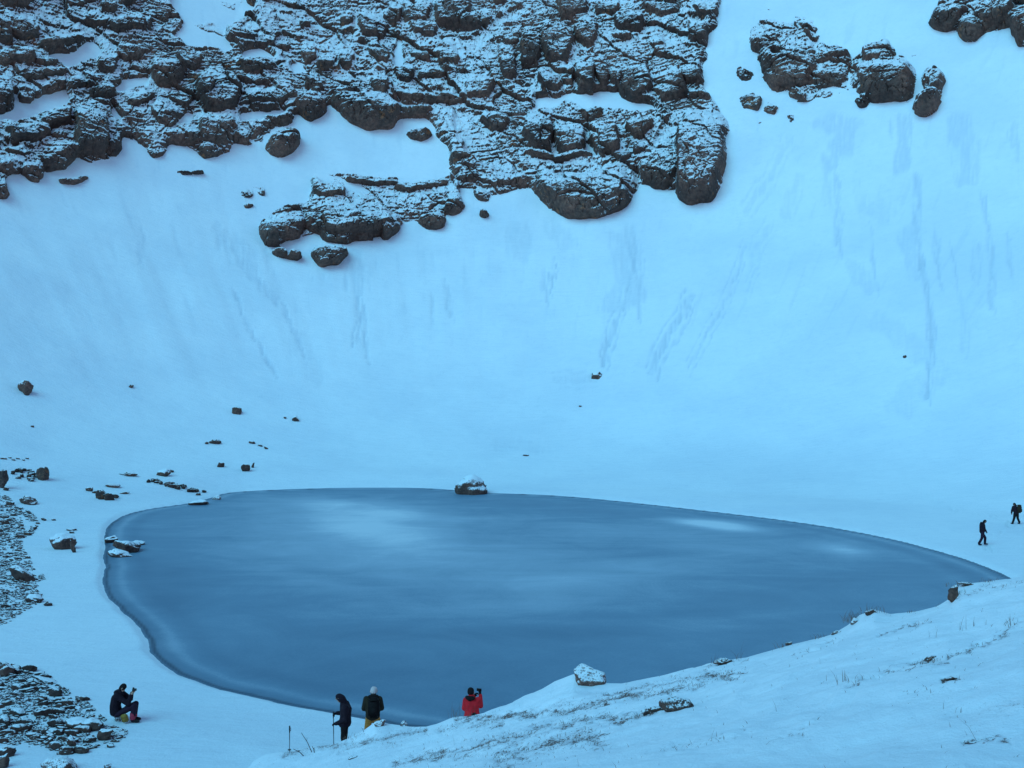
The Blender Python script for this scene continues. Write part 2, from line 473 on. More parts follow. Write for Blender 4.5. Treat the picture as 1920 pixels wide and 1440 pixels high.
def seat(px, py, ice=False):
    """where the line of sight through a photograph pixel meets the snow (or the ice)"""
    a = (px - 960.0) / F
    i = int(np.clip(np.searchsorted(cols, px) - 1, 0, len(cols) - 2)); t = (px - cols[i]) / (cols[i + 1] - cols[i])
    h = Zg[:, i] * (1 - t) + Zg[:, i + 1] * t
    if ice: h = np.maximum(h, 0.0)
    d = h - (HC - (py - 720.0) / F * rows)
    d[rows < 20] = -1
    k = max(int(np.argmax(d >= 0)), 1)
    u = float(np.clip(-d[k - 1] / (d[k] - d[k - 1] + 1e-9), 0, 1))
    y = float(rows[k - 1] + (rows[k] - rows[k - 1]) * u)
    return Vector((a * y, y, float(h[k - 1] + (h[k] - h[k - 1]) * u)))
slope = tag(mesh_obj('snow_slope', me), 'smooth blue shaded snow slope falling to the frozen lake', kind='structure')

# ------------------------------------------------------------------ frozen lake
lc = np.arange(140, 2000, 5.0); lr = HC * F / (np.arange(1400, 900, -2.6) - 720.0)
LA, LY = np.meshgrid((lc - 960) / F, lr); LX = LA * LY
LPX, LPY = px_of(LX, LY, 0 * LX)
sdl = shore_sd(LX, LY)
frost = 0.25 + 0 * LX
def blob(cx, cy, rx, ry, a, ang=0.0, soft=1.0):
    global frost
    c, s = math.cos(R(ang)), math.sin(R(ang))
    u = ((LPX - cx) * c + (LPY - cy) * s) / rx; v = (-(LPX - cx) * s + (LPY - cy) * c) / ry
    wob = 0.30 * fbm(LPX / 90, LPY / 22, 0 * LPX, 4, 61)
    frost = frost + 1.45 * a * np.exp(-((u * u + v * v) ** soft) * (1.2 + wob))
blob(640, 1000, 300, 62, 0.16, 4); blob(690, 985, 150, 34, 0.36, 8); blob(640, 945, 140, 12, 0.25, 3); blob(760, 965, 130, 10, 0.22, 4)
blob(1350, 985, 95, 9, 0.55, 6, 1.4); blob(1580, 1030, 60, 13, 0.36, 8); blob(1290, 1010, 320, 30, 0.16, 6)
blob(880, 1060, 420, 60, 0.22, 3); blob(600, 1080, 150, 40, 0.10, 14); blob(930, 1140, 330, 22, 0.16, -2); blob(1120, 1080, 240, 26, 0.12, -6); blob(1350, 1170, 180, 18, 0.10, -8)
blob(640, 1280, 420, 70, -0.12); blob(320, 1100, 70, 70, -0.10); blob(620, 1075, 120, 16, -0.12, 12); blob(1000, 1190, 300, 14, -0.08)
frost += 0.22 * np.exp(-((sdl + 0.8) / 0.28) ** 2) - 0.10 * np.exp(-((sdl + 1.9) / 0.5) ** 2) + 0.07 * np.exp(-((sdl + 3.0) / 0.5) ** 2) * (LX > 0)
edge = np.clip(np.exp(-((sdl + 0.03) / 0.10) ** 2) * 0.85 + 0.20 * sstep(-1.0, -0.2, sdl), 0, 1)
fl = grid_faces(*LX.shape).reshape(-1, 4)
keep = (sdl.ravel()[fl] < 0.9).any(1)
me = sub_mesh('lake', np.stack([LX, LY, 0 * LX], -1).reshape(-1, 3), fl[keep], M['ice'], True, {'frost': frost.ravel(), 'edge': edge.ravel()})
tag(mesh_obj('lake', me), 'oval frozen lake of grey blue ice with pale frost swirls', kind='structure')

# ------------------------------------------------------------------ cliffs and rock outcrops
CS = 1.3
cpx = np.arange(-60, 1981, CS); cpy = np.arange(530, -90, -CS)
ysamp = np.concatenate([np.arange(96, 300, 0.5)])
BX, BY, BZ = [], [], []
for a in (cpx - 960) / F:
    h = bowl(a * ysamp, ysamp)
    pyv = 720 - F * (h - HC) / ysamp
    pyv = np.minimum.accumulate(pyv)
    yy = np.interp(-cpy, -pyv, ysamp)
    BY.append(yy); BX.append(a * yy)
BX = np.array(BX).T; BY = np.array(BY).T
BZ = ground(BX, BY)
QX, QY = np.meshgrid(cpx, cpy)
nr, nc = QX.shape

# rock areas as seen from the lake: (outcrop number, exposure, outline)
ROCK = [
 (0, 1.0, [(-60, -90), (1352, -90), (1356, 0), (1350, 30), (1346, 55), (1331, 66), (1327, 86), (1331, 120), (1316, 122), (1323, 165), (1342, 190), (1352, 215), (1379, 245), (1360, 262), (1366, 300),
           (1352, 350), (1330, 386), (1300, 395), (1274, 380), (1262, 366), (1246, 362), (1200, 352), (1188, 372), (1165, 398), (1120, 411), (1070, 412), (1035, 402), (1015, 380), (1000, 352), (975, 356), (930, 372),
           (900, 368), (862, 360), (836, 318), (842, 292), (822, 262), (812, 244), (760, 226), (742, 228), (741, 240), (690, 244), (650, 229), (618, 206), (610, 216), (585, 229), (556, 220), (552, 238), (520, 246), (496, 262), (470, 279), (440, 268), (430, 288), (386, 298), (364, 283), (322, 273), (314, 287),
           (292, 302), (266, 280), (234, 262), (230, 284), (222, 299), (204, 304), (166, 316), (146, 305), (110, 321), (84, 326), (74, 347), (50, 340), (40, 330), (14, 342), (20, 372), (6, 388), (-60, 390)]),
 (1, 1.0, [(497, 282), (505, 262), (528, 246), (552, 252), (567, 270), (556, 286), (530, 297), (506, 294)]),
 (2, 1.0, [(480, 425), (490, 406), (520, 392), (572, 384), (582, 360), (580, 332), (600, 324), (640, 326), (750, 332), (756, 345), (850, 336), (862, 350), (866, 380), (872, 392), (864, 404), (838, 412), (834, 426), (815, 434), (796, 430), (776, 420), (752, 421), (746, 440), (724, 456), (694, 459), (664, 460), (640, 466), (600, 462), (590, 446), (560, 452), (540, 466), (500, 464)]),
 (3, 1.0, [(578, 482), (588, 470), (620, 467), (648, 474), (652, 486), (636, 503), (606, 509), (588, 500)]),
 (4, .8, [(508, 474), (524, 470), (545, 480), (566, 478), (570, 490), (556, 499), (540, 494), (518, 486)]),
 (5, .6, [(448, 362), (470, 346), (500, 342), (504, 362), (490, 376), (480, 392), (458, 394), (452, 380)]),
 (6, 1.0, [(1402, 52), (1440, 40), (1510, 46), (1522, 58), (1533, 68), (1520, 84), (1534, 96), (1580, 96), (1602, 108), (1600, 135), (1588, 165), (1570, 178), (1552, 168), (1530, 165), (1512, 176), (1510, 195), (1490, 190), (1452, 160), (1440, 136), (1408, 100), (1400, 75)]),
 (7, 1.0, [(1594, 130), (1596, 112), (1612, 104), (1660, 76), (1672, 80), (1680, 120), (1722, 128), (1724, 160), (1700, 182), (1662, 196), (1632, 202), (1612, 178), (1606, 150)]),
 (8, 1.0, [(1604, 190), (1618, 184), (1632, 194), (1630, 207), (1616, 209), (1606, 200)]),
 (9, 1.0, [(1722, 150), (1740, 132), (1760, 130), (1771, 150), (1770, 190), (1756, 210), (1736, 221), (1712, 214), (1708, 204), (1728, 176)]),
 (10, 1.0, [(1728, 48), (1750, 36), (1780, -90), (1985, -90), (1985, 110), (1908, 92), (1890, 62), (1850, 70), (1830, 88), (1808, 84), (1790, 62), (1760, 60)]),
 (11, .55, [(1386, 100), (1398, 92), (1415, 140), (1442, 160), (1470, 190), (1476, 215), (1440, 220), (1420, 240), (1382, 215), (1376, 170)]),
 (12, .8, [(100, 330), (140, 328), (172, 330), (166, 342), (140, 349), (104, 347)]),
 (13, .8, [(320, 318), (345, 314), (384, 318), (388, 328), (350, 329), (322, 324)]),
 (14, .9, [(750, 250), (770, 244), (815, 250), (812, 262), (790, 269), (762, 262)]),
 (15, .7, [(832, 300), (880, 300), (935, 340), (928, 392), (900, 388), (866, 350), (836, 330)]),
 (16, 1.0, [(896, 404), (908, 398), (920, 406), (916, 415), (900, 414)]),
 (6, .66, [(1385, 30), (1440, 20), (1520, 30), (1560, 80), (1640, 70), (1740, 60), (1760, 120), (1700, 200), (1600, 190), (1500, 215), (1400, 160)]),
 (0, .66, [(1330, 60), (1370, 60), (1405, 120), (1400, 185), (1350, 190)]), (15, .62, [(830, 285), (960, 300), (1000, 345), (930, 372), (860, 350)]), (2, .575, [(560, 300), (760, 296), (880, 310), (880, 345), (600, 335)]), (0, .575, [(320, 30), (360, 60), (400, 105), (330, 110)]), (11, .64, [(1380, 180), (1490, 190), (1490, 240), (1400, 250)]),
 (17, .45, [(480, 296), (520, 296), (545, 302), (520, 312), (490, 326), (478, 316)]),
]
SNOWY = [  # snow lying inside the cliffs (coverage, outline)
 (1.0, [(312, -90), (468, -90), (468, 6), (488, 14), (470, 30), (432, 44), (424, 72), (440, 92), (420, 112), (398, 96), (366, 100), (340, 84), (322, 70), (342, 44), (320, 20)]),
 (1.0, [(449, 94), (488, 92), (516, 108), (520, 124), (480, 122), (450, 122)]), (1.0, [(540, 122), (562, 118), (588, 148), (545, 146)]),
 (1.0, [(448, 212), (500, 212), (532, 206), (548, 222), (500, 232), (450, 238)]),
 (1.0, [(22, 172), (62, 178), (130, 166), (134, 196), (118, 212), (80, 222), (24, 238), (-10, 236), (-10, 214), (24, 206)]), (1.0, [(76, 104), (140, 100), (160, 76), (176, 78), (198, 100), (180, 120), (150, 128), (124, 140), (90, 118)]),
 (1.0, [(224, 148), (280, 148), (276, 172), (222, 182), (206, 176), (222, 162)]), (1.0, [(202, 192), (212, 200), (232, 228), (226, 236), (204, 230)]), (.9, [(0, 272), (36, 270), (44, 282), (10, 288), (-10, 286)]),
 (1.0, [(318, 240), (356, 205), (364, 226), (350, 240), (330, 246)]), (.9, [(90, 248), (134, 238), (134, 246), (104, 256), (92, 268)]),
 (1.0, [(728, 185), (790, 194), (830, 204), (880, 204), (880, 209), (820, 206), (745, 208)]), (1.0, [(742, 224), (800, 222), (815, 236), (810, 246), (750, 244)]), (1.0, [(740, 90), (752, 60), (758, 92), (760, 130), (738, 128), (732, 120)]), (.9, [(780, 170), (868, 176), (868, 182), (800, 182)]), (.9, [(735, 168), (790, 172), (790, 176), (740, 174)]),
 (.8, [(815, 78), (880, 76), (950, 30), (990, 22), (990, 40), (940, 62), (890, 110), (860, 118), (830, 92)]), (.8, [(640, 70), (664, 66), (690, 90), (700, 96), (650, 100), (640, 90)]), (.75, [(620, 130), (735, 140), (730, 160), (620, 160)]),
 (1.0, [(1000, 190), (1050, 184), (1070, 176), (1086, 182), (1130, 170), (1162, 172), (1168, 188), (1230, 200), (1240, 215), (1180, 216), (1110, 214), (1060, 205), (1010, 220), (990, 224)]), (1.0, [(1098, 256), (1104, 268), (1134, 304), (1108, 302), (1086, 282)]), (.9, [(1006, 318), (1120, 316), (1100, 340), (1060, 350)]), (.9, [(1188, 324), (1204, 310), (1206, 352), (1190, 356)]), (.8, [(1240, 240), (1270, 220), (1262, 260), (1228, 310), (1226, 280)]),
 (.8, [(1120, 95), (1160, 84), (1200, 74), (1180, 92), (1130, 102)]), (.9, [(1276, 30), (1330, 45), (1322, 62), (1290, 40)]), (1.0, [(1058, 130), (1075, 106), (1080, 96), (1082, 108), (1066, 132), (1060, 140)]),
 (.7, [(850, 210), (900, 220), (960, 300), (1000, 330), (960, 350), (900, 320), (850, 280)]), (1.0, [(1470, 108), (1420, 98), (1448, 118), (1480, 132)]), (.7, [(585, 326), (760, 334), (860, 340), (860, 372), (760, 372), (690, 380), (600, 372)]), (.9, [(940, 148), (968, 170), (1008, 170), (1004, 180), (960, 178)]),
 (.52, [(1395, 35), (1535, 40), (1545, 150), (1480, 145), (1420, 110)]), (.52, [(1590, 100), (1670, 70), (1730, 125), (1710, 160), (1620, 150)]), (.5, [(1735, 30), (1800, -90), (1960, -90), (1960, 40), (1800, 45)]), (.5, [(1725, 140), (1765, 130), (1775, 175), (1735, 185)]),
 (.55, [(470, 20), (560, 26), (640, 60), (640, 110), (560, 80), (520, 70), (440, 60)]), (.45, [(30, 20), (140, 10), (230, 60), (180, 100), (60, 70)]), (.6, [(1240, 60), (1300, 90), (1330, 140), (1290, 130), (1240, 100)]),
]
# single blocks standing out of the face: centre, half sizes, lean, how far out (m)
BLOCKS = [
 (27, 10, 32, 20, 0, 2.0), (85, 2, 20, 9, 0, 1.6), (6, 62, 22, 32, 0, 2.0), (45, 66, 30, 18, 15, 1.8), (163, 14, 18, 12, 0, 1.4), (200, 30, 18, 11, 0, 1.4), (240, 9, 22, 10, -25, 1.8), (243, 58, 50, 18, -12, 2.0), (180, 52, 26, 13, 10, 1.4),
 (115, 90, 42, 10, -10, 1.6), (30, 117, 36, 17, -6, 2.0), (86, 128, 20, 8, 0, 1.0), (82, 149, 42, 11, -4, 1.4), (200, 128, 20, 24, 0, 1.7), (142, 168, 18, 12, 0, 1.2), (170, 162, 16, 14, 0, 1.3), (190, 180, 24, 16, 0, 1.3), (6, 182, 18, 27, 0, 1.8), (50, 180, 16, 13, 0, 1.1),
 (105, 232, 32, 15, -18, 1.8), (170, 250, 36, 50, 0, 2.8), (52, 256, 46, 19, 0, 2.2), (112, 262, 17, 11, 0, .8), (108, 298, 42, 22, -10, 2.0), (62, 328, 22, 18, 0, 1.8), (34, 292, 26, 8, 0, 1.0), (217, 280, 15, 22, 0, 1.2), (250, 112, 38, 13, -5, 1.2), (10, 318, 16, 12, 0, 1.2), (6, 366, 16, 18, 0, 1.2),
 (312, 146, 32, 28, 0, 2.2), (352, 124, 26, 20, 0, 1.8), (407, 178, 44, 40, -12, 3.2), (405, 240, 38, 36, -10, 2.0), (300, 218, 16, 26, 15, 1.4), (318, 225, 14, 24, 20, 1.4), (262, 198, 28, 12, -15, 1.3), (340, 190, 24, 20, 10, 1.0), (290, 292, 22, 10, 0, 1.0), (345, 262, 30, 14, 0, 1.2), (395, 284, 22, 12, 0, .9),
 (482, 135, 38, 13, 4, 1.7), (474, 163, 32, 9, 3, 1.4), (500, 192, 58, 16, -3, 1.4), (582, 206, 32, 24, 6, 2.2), (588, 166, 20, 18, 20, 1.4), (538, 230, 14, 9, -10, 1.0), (496, 2, 30, 7, 0, 1.4), (520, 92, 26, 10, 8, 1.2), (570, 47, 12, 12, 0, 1.2), (578, 106, 16, 18, 10, 1.2), (610, 127, 17, 16, 0, 1.5), (455, 264, 16, 12, 0, 1.0), (490, 268, 10, 10, 0, 1.0), (455, 75, 30, 10, 6, 1.0),
 (650, 48, 11, 12, 0, 1.2), (698, 56, 30, 24, 12, 1.6), (737, 38, 16, 22, 0, 1.6), (780, 30, 28, 26, 0, 1.6), (795, 62, 28, 18, 6, 1.7), (848, 32, 36, 32, 0, 2.4), (892, 50, 34, 16, -12, 1.4), (935, 12, 13, 11, 0, 1.2), (710, 110, 21, 18, 0, 1.4), (648, 118, 18, 17, 0, 1.6), (758, 140, 21, 14, 10, 1.6), (830, 146, 46, 9, 2, 1.5), (838, 118, 25, 14, 4, 1.4), (786, 108, 16, 12, 0, 1.0),
 (690, 208, 66, 38, 6, 3.0), (712, 168, 20, 22, 0, 1.5), (840, 194, 50, 9, 4, 1.7), (764, 183, 32, 7, 8, 1.2), (776, 213, 34, 9, 2, 1.6), (898, 180, 30, 22, 0, 2.0), (928, 236, 30, 18, 6, 1.8), (786, 256, 28, 10, 4, 1.4), (645, 180, 26, 9, -10, 1.2),
 (954, 132, 17, 34, 0, 2.0), (996, 102, 20, 38, 0, 2.2), (1046, 88, 32, 40, 0, 2.8), (1100, 68, 24, 28, 0, 2.0), (1074, 18, 30, 28, 0, 1.8), (1180, 48, 27, 21, 0, 2.2), (1164, 75, 19, 8, 0, 1.2), (1098, 148, 22, 36, 0, 2.8), (1129, 140, 13, 32, 0, 1.8), (1153, 150, 13, 22, 0, 1.6), (1028, 156, 24, 30, 0, 2.4), (1064, 148, 13, 22, 0, 1.5), (1192, 160, 36, 33, -10, 2.0), (1256, 164, 32, 32, -22, 2.2),
 (1309, 66, 19, 19, 0, 1.8), (1302, 186, 11, 10, 0, 1.2), (1323, 186, 15, 10, 0, 1.2), (1302, 142, 28, 26, -15, 1.5), (960, 90, 16, 12, 0, 1.2), (1140, 20, 24, 18, 0, 1.2), (1232, 82, 16, 14, 0, 1.0), (1240, 20, 36, 18, 0, 1.2), (1325, 22, 26, 20, 0, 1.2),
 (1012, 254, 32, 40, -4, 3.2), (1070, 262, 32, 34, 0, 2.8), (1050, 297, 66, 8, 2, 1.8), (1132, 264, 27, 42, -14, 2.8), (1198, 250, 29, 20, 0, 2.4), (1206, 286, 20, 15, -12, 1.8), (1168, 304, 19, 9, 0, 1.3), (1096, 362, 92, 54, 4, 4.0), (1318, 300, 50, 98, 6, 5.0), (1236, 318, 40, 48, -20, 2.2), (1258, 372, 10, 9, 0, .8), (1110, 225, 20, 12, -15, 1.2),
 (530, 274, 36, 26, 0, 3.0), (524, 430, 46, 34, -4, 3.0), (655, 424, 92, 30, 3, 3.0), (735, 432, 24, 28, 0, 2.6), (812, 418, 28, 17, 0, 2.2), (852, 394, 20, 18, 0, 2.0), (615, 488, 38, 22, 0, 3.0), (556, 487, 15, 13, 0, 1.6), (522, 480, 17, 10, 8, 1.4), (614, 360, 32, 22, 0, 1.3), (700, 342, 50, 9, 2, .9), (790, 350, 50, 12, -2, .8), (680, 446, 18, 14, 0, 1.4), (628, 447, 30, 18, 0, 1.6), (576, 448, 11, 8, 0, 1.2), (590, 436, 13, 8, 0, 1.2), (530, 392, 46, 9, -8, .8),
 (908, 407, 13, 9, 0, 1.6), (903, 373, 16, 11, 0, 1.2), (868, 308, 22, 8, 0, 1.2), (866, 344, 12, 8, 0, 1.0), (890, 344, 10, 8, 0, 1.0), (462, 364, 10, 8, 0, 1.0), (464, 386, 10, 7, 0, 1.2), (488, 360, 9, 9, 0, 1.0),
 (1472, 118, 58, 58, -12, 2.6), (1482, 158, 38, 18, 6, 2.6), (1424, 90, 17, 14, 8, 1.8), (1516, 58, 16, 10, 0, 1.4), (1524, 76, 14, 10, -20, 1.4), (1498, 186, 18, 10, 25, 1.3), (1560, 118, 40, 9, -20, 1.0), (1560, 155, 36, 14, -10, 1.0), (1658, 150, 64, 50, -10, 3.2), (1648, 100, 34, 26, -18, 1.6), (1666, 122, 16, 8, 0, 1.0), (1618, 197, 15, 13, 0, 2.2), (1754, 154, 20, 26, -15, 1.8), (1738, 200, 32, 18, -28, 2.4), (1602, 132, 9, 16, 0, 1.2),
 (1776, 44, 42, 17, -22, 2.2), (1820, 66, 24, 22, -10, 2.2), (1866, 30, 40, 28, -15, 2.0), (1912, 60, 24, 34, -15, 2.4), (1912, 0, 24, 24, 0, 2.0), (1404, 190, 22, 22, 0, 1.4), (1400, 140, 18, 22, 0, 1.2), (1446, 205, 18, 12, 0, 1.0), (1416, 232, 14, 8, 10, 1.0),
 (140, 338, 32, 10, -6, 1.4), (352, 322, 32, 7, 0, 1.2),
]
ux = fbm(BX / 7, BY / 7, BZ / 7, 3, 71); uy = fbm(BX / 7, BY / 7, BZ / 7, 3, 77)
u2 = fbm(BX / 1.8, BY / 1.8, BZ / 1.8, 3, 79); v2 = fbm(BX / 1.8, BY / 1.8, BZ / 1.8, 3, 81)
WX = QX + 5 * ux + 3.0 * u2; WY = QY + 5 * uy + 2.5 * v2
mask = np.zeros_like(QX); oid = np.zeros(QX.shape, np.int32)
best = np.zeros_like(QX)
for k, ex, poly in ROCK:
    x0 = min(p[0] for p in poly) - 40; x1 = max(p[0] for p in poly) + 40; y0 = min(p[1] for p in poly) - 40; y1 = max(p[1] for p in poly) + 40
    c0, c1 = np.searchsorted(cpx, [x0, x1]); r0, r1 = np.searchsorted(-cpy, [-y1, -y0])
    sl = (slice(max(r0, 0), r1), slice(max(c0, 0), c1))
    m = in_poly(WX[sl], WY[sl], poly).astype(float)
    up_ = np.roll(box_blur(m, 10, 2), 8, axis=0); up_[:8] = 0
    b = 0.62 * box_blur(m, 2, 2) + 0.38 * up_ * 1.15
    near = box_blur(m, 14, 2)
    upd = near > best[sl]
    oid[sl] = np.where(upd, k, oid[sl]); best[sl] = np.maximum(best[sl], near)
    mask[sl] = np.maximum(mask[sl], b * ex)
cover = np.zeros_like(QX)
for cv, poly in SNOWY:
    x0 = min(p[0] for p in poly) - 30; x1 = max(p[0] for p in poly) + 30; y0 = min(p[1] for p in poly) - 30; y1 = max(p[1] for p in poly) + 30
    c0, c1 = np.searchsorted(cpx, [x0, x1]); r0, r1 = np.searchsorted(-cpy, [-y1, -y0])
    sl = (slice(max(r0, 0), r1), slice(max(c0, 0), c1))
    b = box_blur(in_poly(WX[sl] + 3 * u2[sl], WY[sl] + 3 * v2[sl], poly).astype(float), 3, 2)
    cover[sl] = np.maximum(cover[sl], b * cv)

tilt = np.interp(QX, [0, 150, 330, 500, 800, 950, 1100, 1300, 1500, 1920], [-.16, -.14, .10, .06, .04, .12, .22, .34, .34, .50])
rise = np.cumsum(tilt, axis=1) * CS * 165.0 / F
q = BZ - rise + 0.9 * fbm(BX / 11, BY / 11, BZ / 11, 3, 83) + 0.18 * fbm(BX / 2.2, BY / 2.2, BZ / 2.2, 2, 85)
jag = fbm(BX / 3.5, BY / 3.5, BZ / 3.5, 4, 87)
def saw(per, seed, lo=0.80):
    w = q / per + 0.5 * noise3(q / per / 3.1, BX / 60, 0 * q, seed)
    f = w - np.floor(w)
    return np.where(f < lo, f / lo, (1 - f) / (1 - lo)) - 0.5
lay = 0.5 + 0.9 * fbm(BX / 9, BY / 9, q / 4, 3, 91)
lay = np.clip(lay, 0.05, 1.1) * (0.40 + 0.60 * sstep(-0.12, 0.28, fbm(BX / 10, BY / 10, BZ / 7, 3, 93)))
f1, f2, cid, cidx, cox, coy = worley2(BX / 7.6 + 0.12 * BZ + 0.3 * ux, (BZ - 0.5 * rise) / 8.0 + 0.3 * uy, 3)
g1, g2, did, didx, dox, doy = worley2(BX / 2.3 + 0.3 * u2, q / 1.5, 5)
h1, h2, eid, eidx, _a, _b = worley2(BX / 1.5 + 0.5 * u2 + 0.4 * ux, q / 3.4 + 0.3 * v2, 9)

bump = np.zeros_like(QX); bid = np.full(QX.shape, -1, np.int32); face = np.zeros_like(QX)
for i, (cx, cy, rx, ry, an, h) in enumerate(BLOCKS):
    rr = max(rx, ry) + 14
    c0, c1 = np.searchsorted(cpx, [cx - rr, cx + rr]); r0, r1 = np.searchsorted(-cpy, [-(cy + rr), -(cy - rr)])
    if r1 <= r0 or c1 <= c0: continue
    sl = (slice(r0, r1), slice(c0, c1))
    c, s = math.cos(R(an)), math.sin(R(an))
    dx = QX[sl] - cx + 7.0 * ux[sl] + 3.0 * u2[sl]; dy = QY[sl] - cy + 6.0 * uy[sl] + 2.5 * v2[sl]
    u = (dx * c + dy * s) / rx; v = (-dx * s + dy * c) / ry
    rb = np.random.RandomState(900 + i)
    rho = (np.abs(u) ** 5 + np.abs(v) ** 5) ** .2
    for k_ in range(6):                      # broken corners: the outline is an uneven polygon
        th_ = 6.2832 * (k_ + .5 + rb.uniform(-.35, .35)) / 6; rho = np.maximum(rho, (u * math.cos(th_) + v * math.sin(th_)) / rb.uniform(.86, 1.12))
    kx_, ky_ = rb.uniform(-.35, .35), rb.uniform(.1, .4)
    t = np.clip((v + 1) / 2, 0, 1)
    prof = (0.02 + 0.98 * sstep(-0.05, 0.62, t)) * sstep(1.05, 0.82, rho)
    face_v = sstep(0.38, 0.62, t) * sstep(1.03, 0.92, rho)
    lean = np.clip(1 + kx_ * u, .6, 1.4) - ky_ * np.maximum(np.abs(u - kx_) - .35, 0)
    b = h * 0.85 * prof * lean
    over = b > bump[sl]
    bump[sl] = np.where(over, b, bump[sl] - 0.25 * np.where(rho < 1.0, 0, 0))
    bid[sl] = np.where(over & (rho < 1.0), i, bid[sl])
    face[sl] = np.where(rho < 1.05, np.maximum(face[sl] * 0.4, face_v), face[sl])
rock = sstep(0.03, 0.5, mask)
soft = 1 - 0.62 * face
above = np.minimum(np.roll(box_blur(mask, 6, 1), -12, axis=0), np.roll(box_blur(mask, 8, 1), -26, axis=0) + .35)
above[-30:] = 1
topness = np.clip(1 - above * 1.1, 0, 1) * rock * np.isin(oid, (0, 2, 6, 7, 10))
disp = (-1.6 + 2.15 * np.clip(mask * 1.15, 0, 1.1) + 0.75 * sstep(0.75, 0.98, mask) - 0.9 * topness + bump * rock * (1 - .3 * topness)
        + rock * (1.5 * (cid - 0.5) * (1 - .3 * face) + 2.0 * cox * (cidx - 0.5) + 1.3 * coy * (cid - .35)
                  + (0.30 * (did - 0.5) + 0.5 * dox * (didx - .5)) * soft
                  - 0.5 * sstep(0.06, 0.0, f2 - f1) * (1 - .5 * face) - 0.22 * sstep(0.10, 0.0, g2 - g1) * soft
                  + lay * soft * (0.45 * saw(3.3, 1) + 0.42 * saw(1.05, 2, .78) + 0.30 * saw(0.55, 4, .7)) + 0.45 * jag
                  - 0.34 * sstep(0.07, 0.0, h2 - h1) + 0.20 * fbm(BX / .9, BY / .9, BZ / .9, 3, 89))
        - (1.15 + 1.5 * sstep(0.84, 0.97, cover)) * sstep(0.35, 0.95, cover) * (1 - 0.8 * face))
# outward = towards the middle of the bowl, slightly up
ex_, ey_ = BC[0] - BX, BC[1] - 30 - BY
ln = np.hypot(ex_, ey_)
DX, DY, DZ = ex_ / ln * 0.96, ey_ / ln * 0.96, 0.28
CX = BX + DX * disp; CY = BY + DY * disp; CZ = BZ + DZ * disp
P = np.stack([CX, CY, CZ], -1)
du = np.gradient(P, axis=1); dv = np.gradient(P, axis=0)
N = np.cross(du, dv); N /= np.linalg.norm(N, axis=-1, keepdims=True) + 1e-9
N *= np.sign(np.median(N[..., 2]))
nz = N[..., 2]
pocket = box_blur(disp, 6, 1) - disp          # hollows hold more snow
snow = 1.18 + 0.35 * topness + 1.75 * (nz - 0.60) + 0.22 * np.clip(pocket, -.6, .8) - 0.52 * face + 0.6 * cover + 0.35 * (1 - np.clip(mask * 1.2, 0, 1)) + 0.25 * jag + 0.75 * fbm(BX / 12, BY / 12, BZ / 12, 3, 95)
snow = np.clip(snow, -0.6, 1.6)
fc = grid_faces(nr, nc)
dmax = np.maximum(np.maximum(disp[:-1, :-1], disp[1:, :-1]), np.maximum(disp[:-1, 1:], disp[1:, 1:]))
keep = dmax > -0.30
fo = oid[:-1, :-1]; fb = bid[:-1, :-1]
CV = P.reshape(-1, 3); at = {'snow': snow.ravel(), 'bed': q.ravel()}
OUT = {0: ('cliff', 'broad dark layered rock cliff with snow on its ledges above the slope', None, 'structure'),
       1: ('rock_outcrop', 'rounded dark boulder like knob under the left part of the cliff', 'rock outcrop', None),
       2: ('rock_outcrop', 'long layered rock band jutting from the snow below the cliff', 'rock outcrop', None),
       3: ('rock_outcrop', 'rounded lens shaped rock just below the long layered band', 'rock outcrop', None),
       4: ('rock_outcrop', 'two small dusted knobs at the lower left end of the long layered band', 'rock outcrop', None),
       5: ('rock_outcrop', 'scatter of small snow dusted rocks left of the long layered band', 'rock outcrop', None),
       6: ('rock_outcrop', 'large striped rock outcrop right of the snow gully at the upper right', 'rock outcrop', None),
       7: ('rock_outcrop', 'broad dusted rock outcrop between striped outcrop and the narrow leaning one', 'rock outcrop', None),
       8: ('rock_outcrop', 'small round dark rock tucked under the broad dusted outcrop', 'rock outcrop', None),
       9: ('rock_outcrop', 'narrow leaning rock outcrop, rightmost of the upper right row', 'rock outcrop', None),
       10: ('rock_outcrop', 'dark rock outcrop filling the top right corner', 'rock outcrop', None),
       11: ('rock_outcrop', 'low broken rocks nearly buried in the snow gully beside the cliff', 'rock outcrop', None),
       12: ('rock_outcrop', 'small flat rock shelf under the far left end of the cliff', 'rock outcrop', None),
       13: ('rock_outcrop', 'thin flat rock shelf alone on snow below the left cliff', 'rock outcrop', None),
       14: ('rock_outcrop', 'small dark ledge poking from snow under the middle of the cliff', 'rock outcrop', None),
       15: ('rock_outcrop', 'broken stepped rocks joining the long layered band to the cliff', 'rock outcrop', None),
       16: ('rock_outcrop', 'single small dark stone beyond the right end of the layered band', 'rock outcrop', None),
       17: ('rock_outcrop', 'crumbs of rock in the snow under the rounded knob', 'rock outcrop', None)}
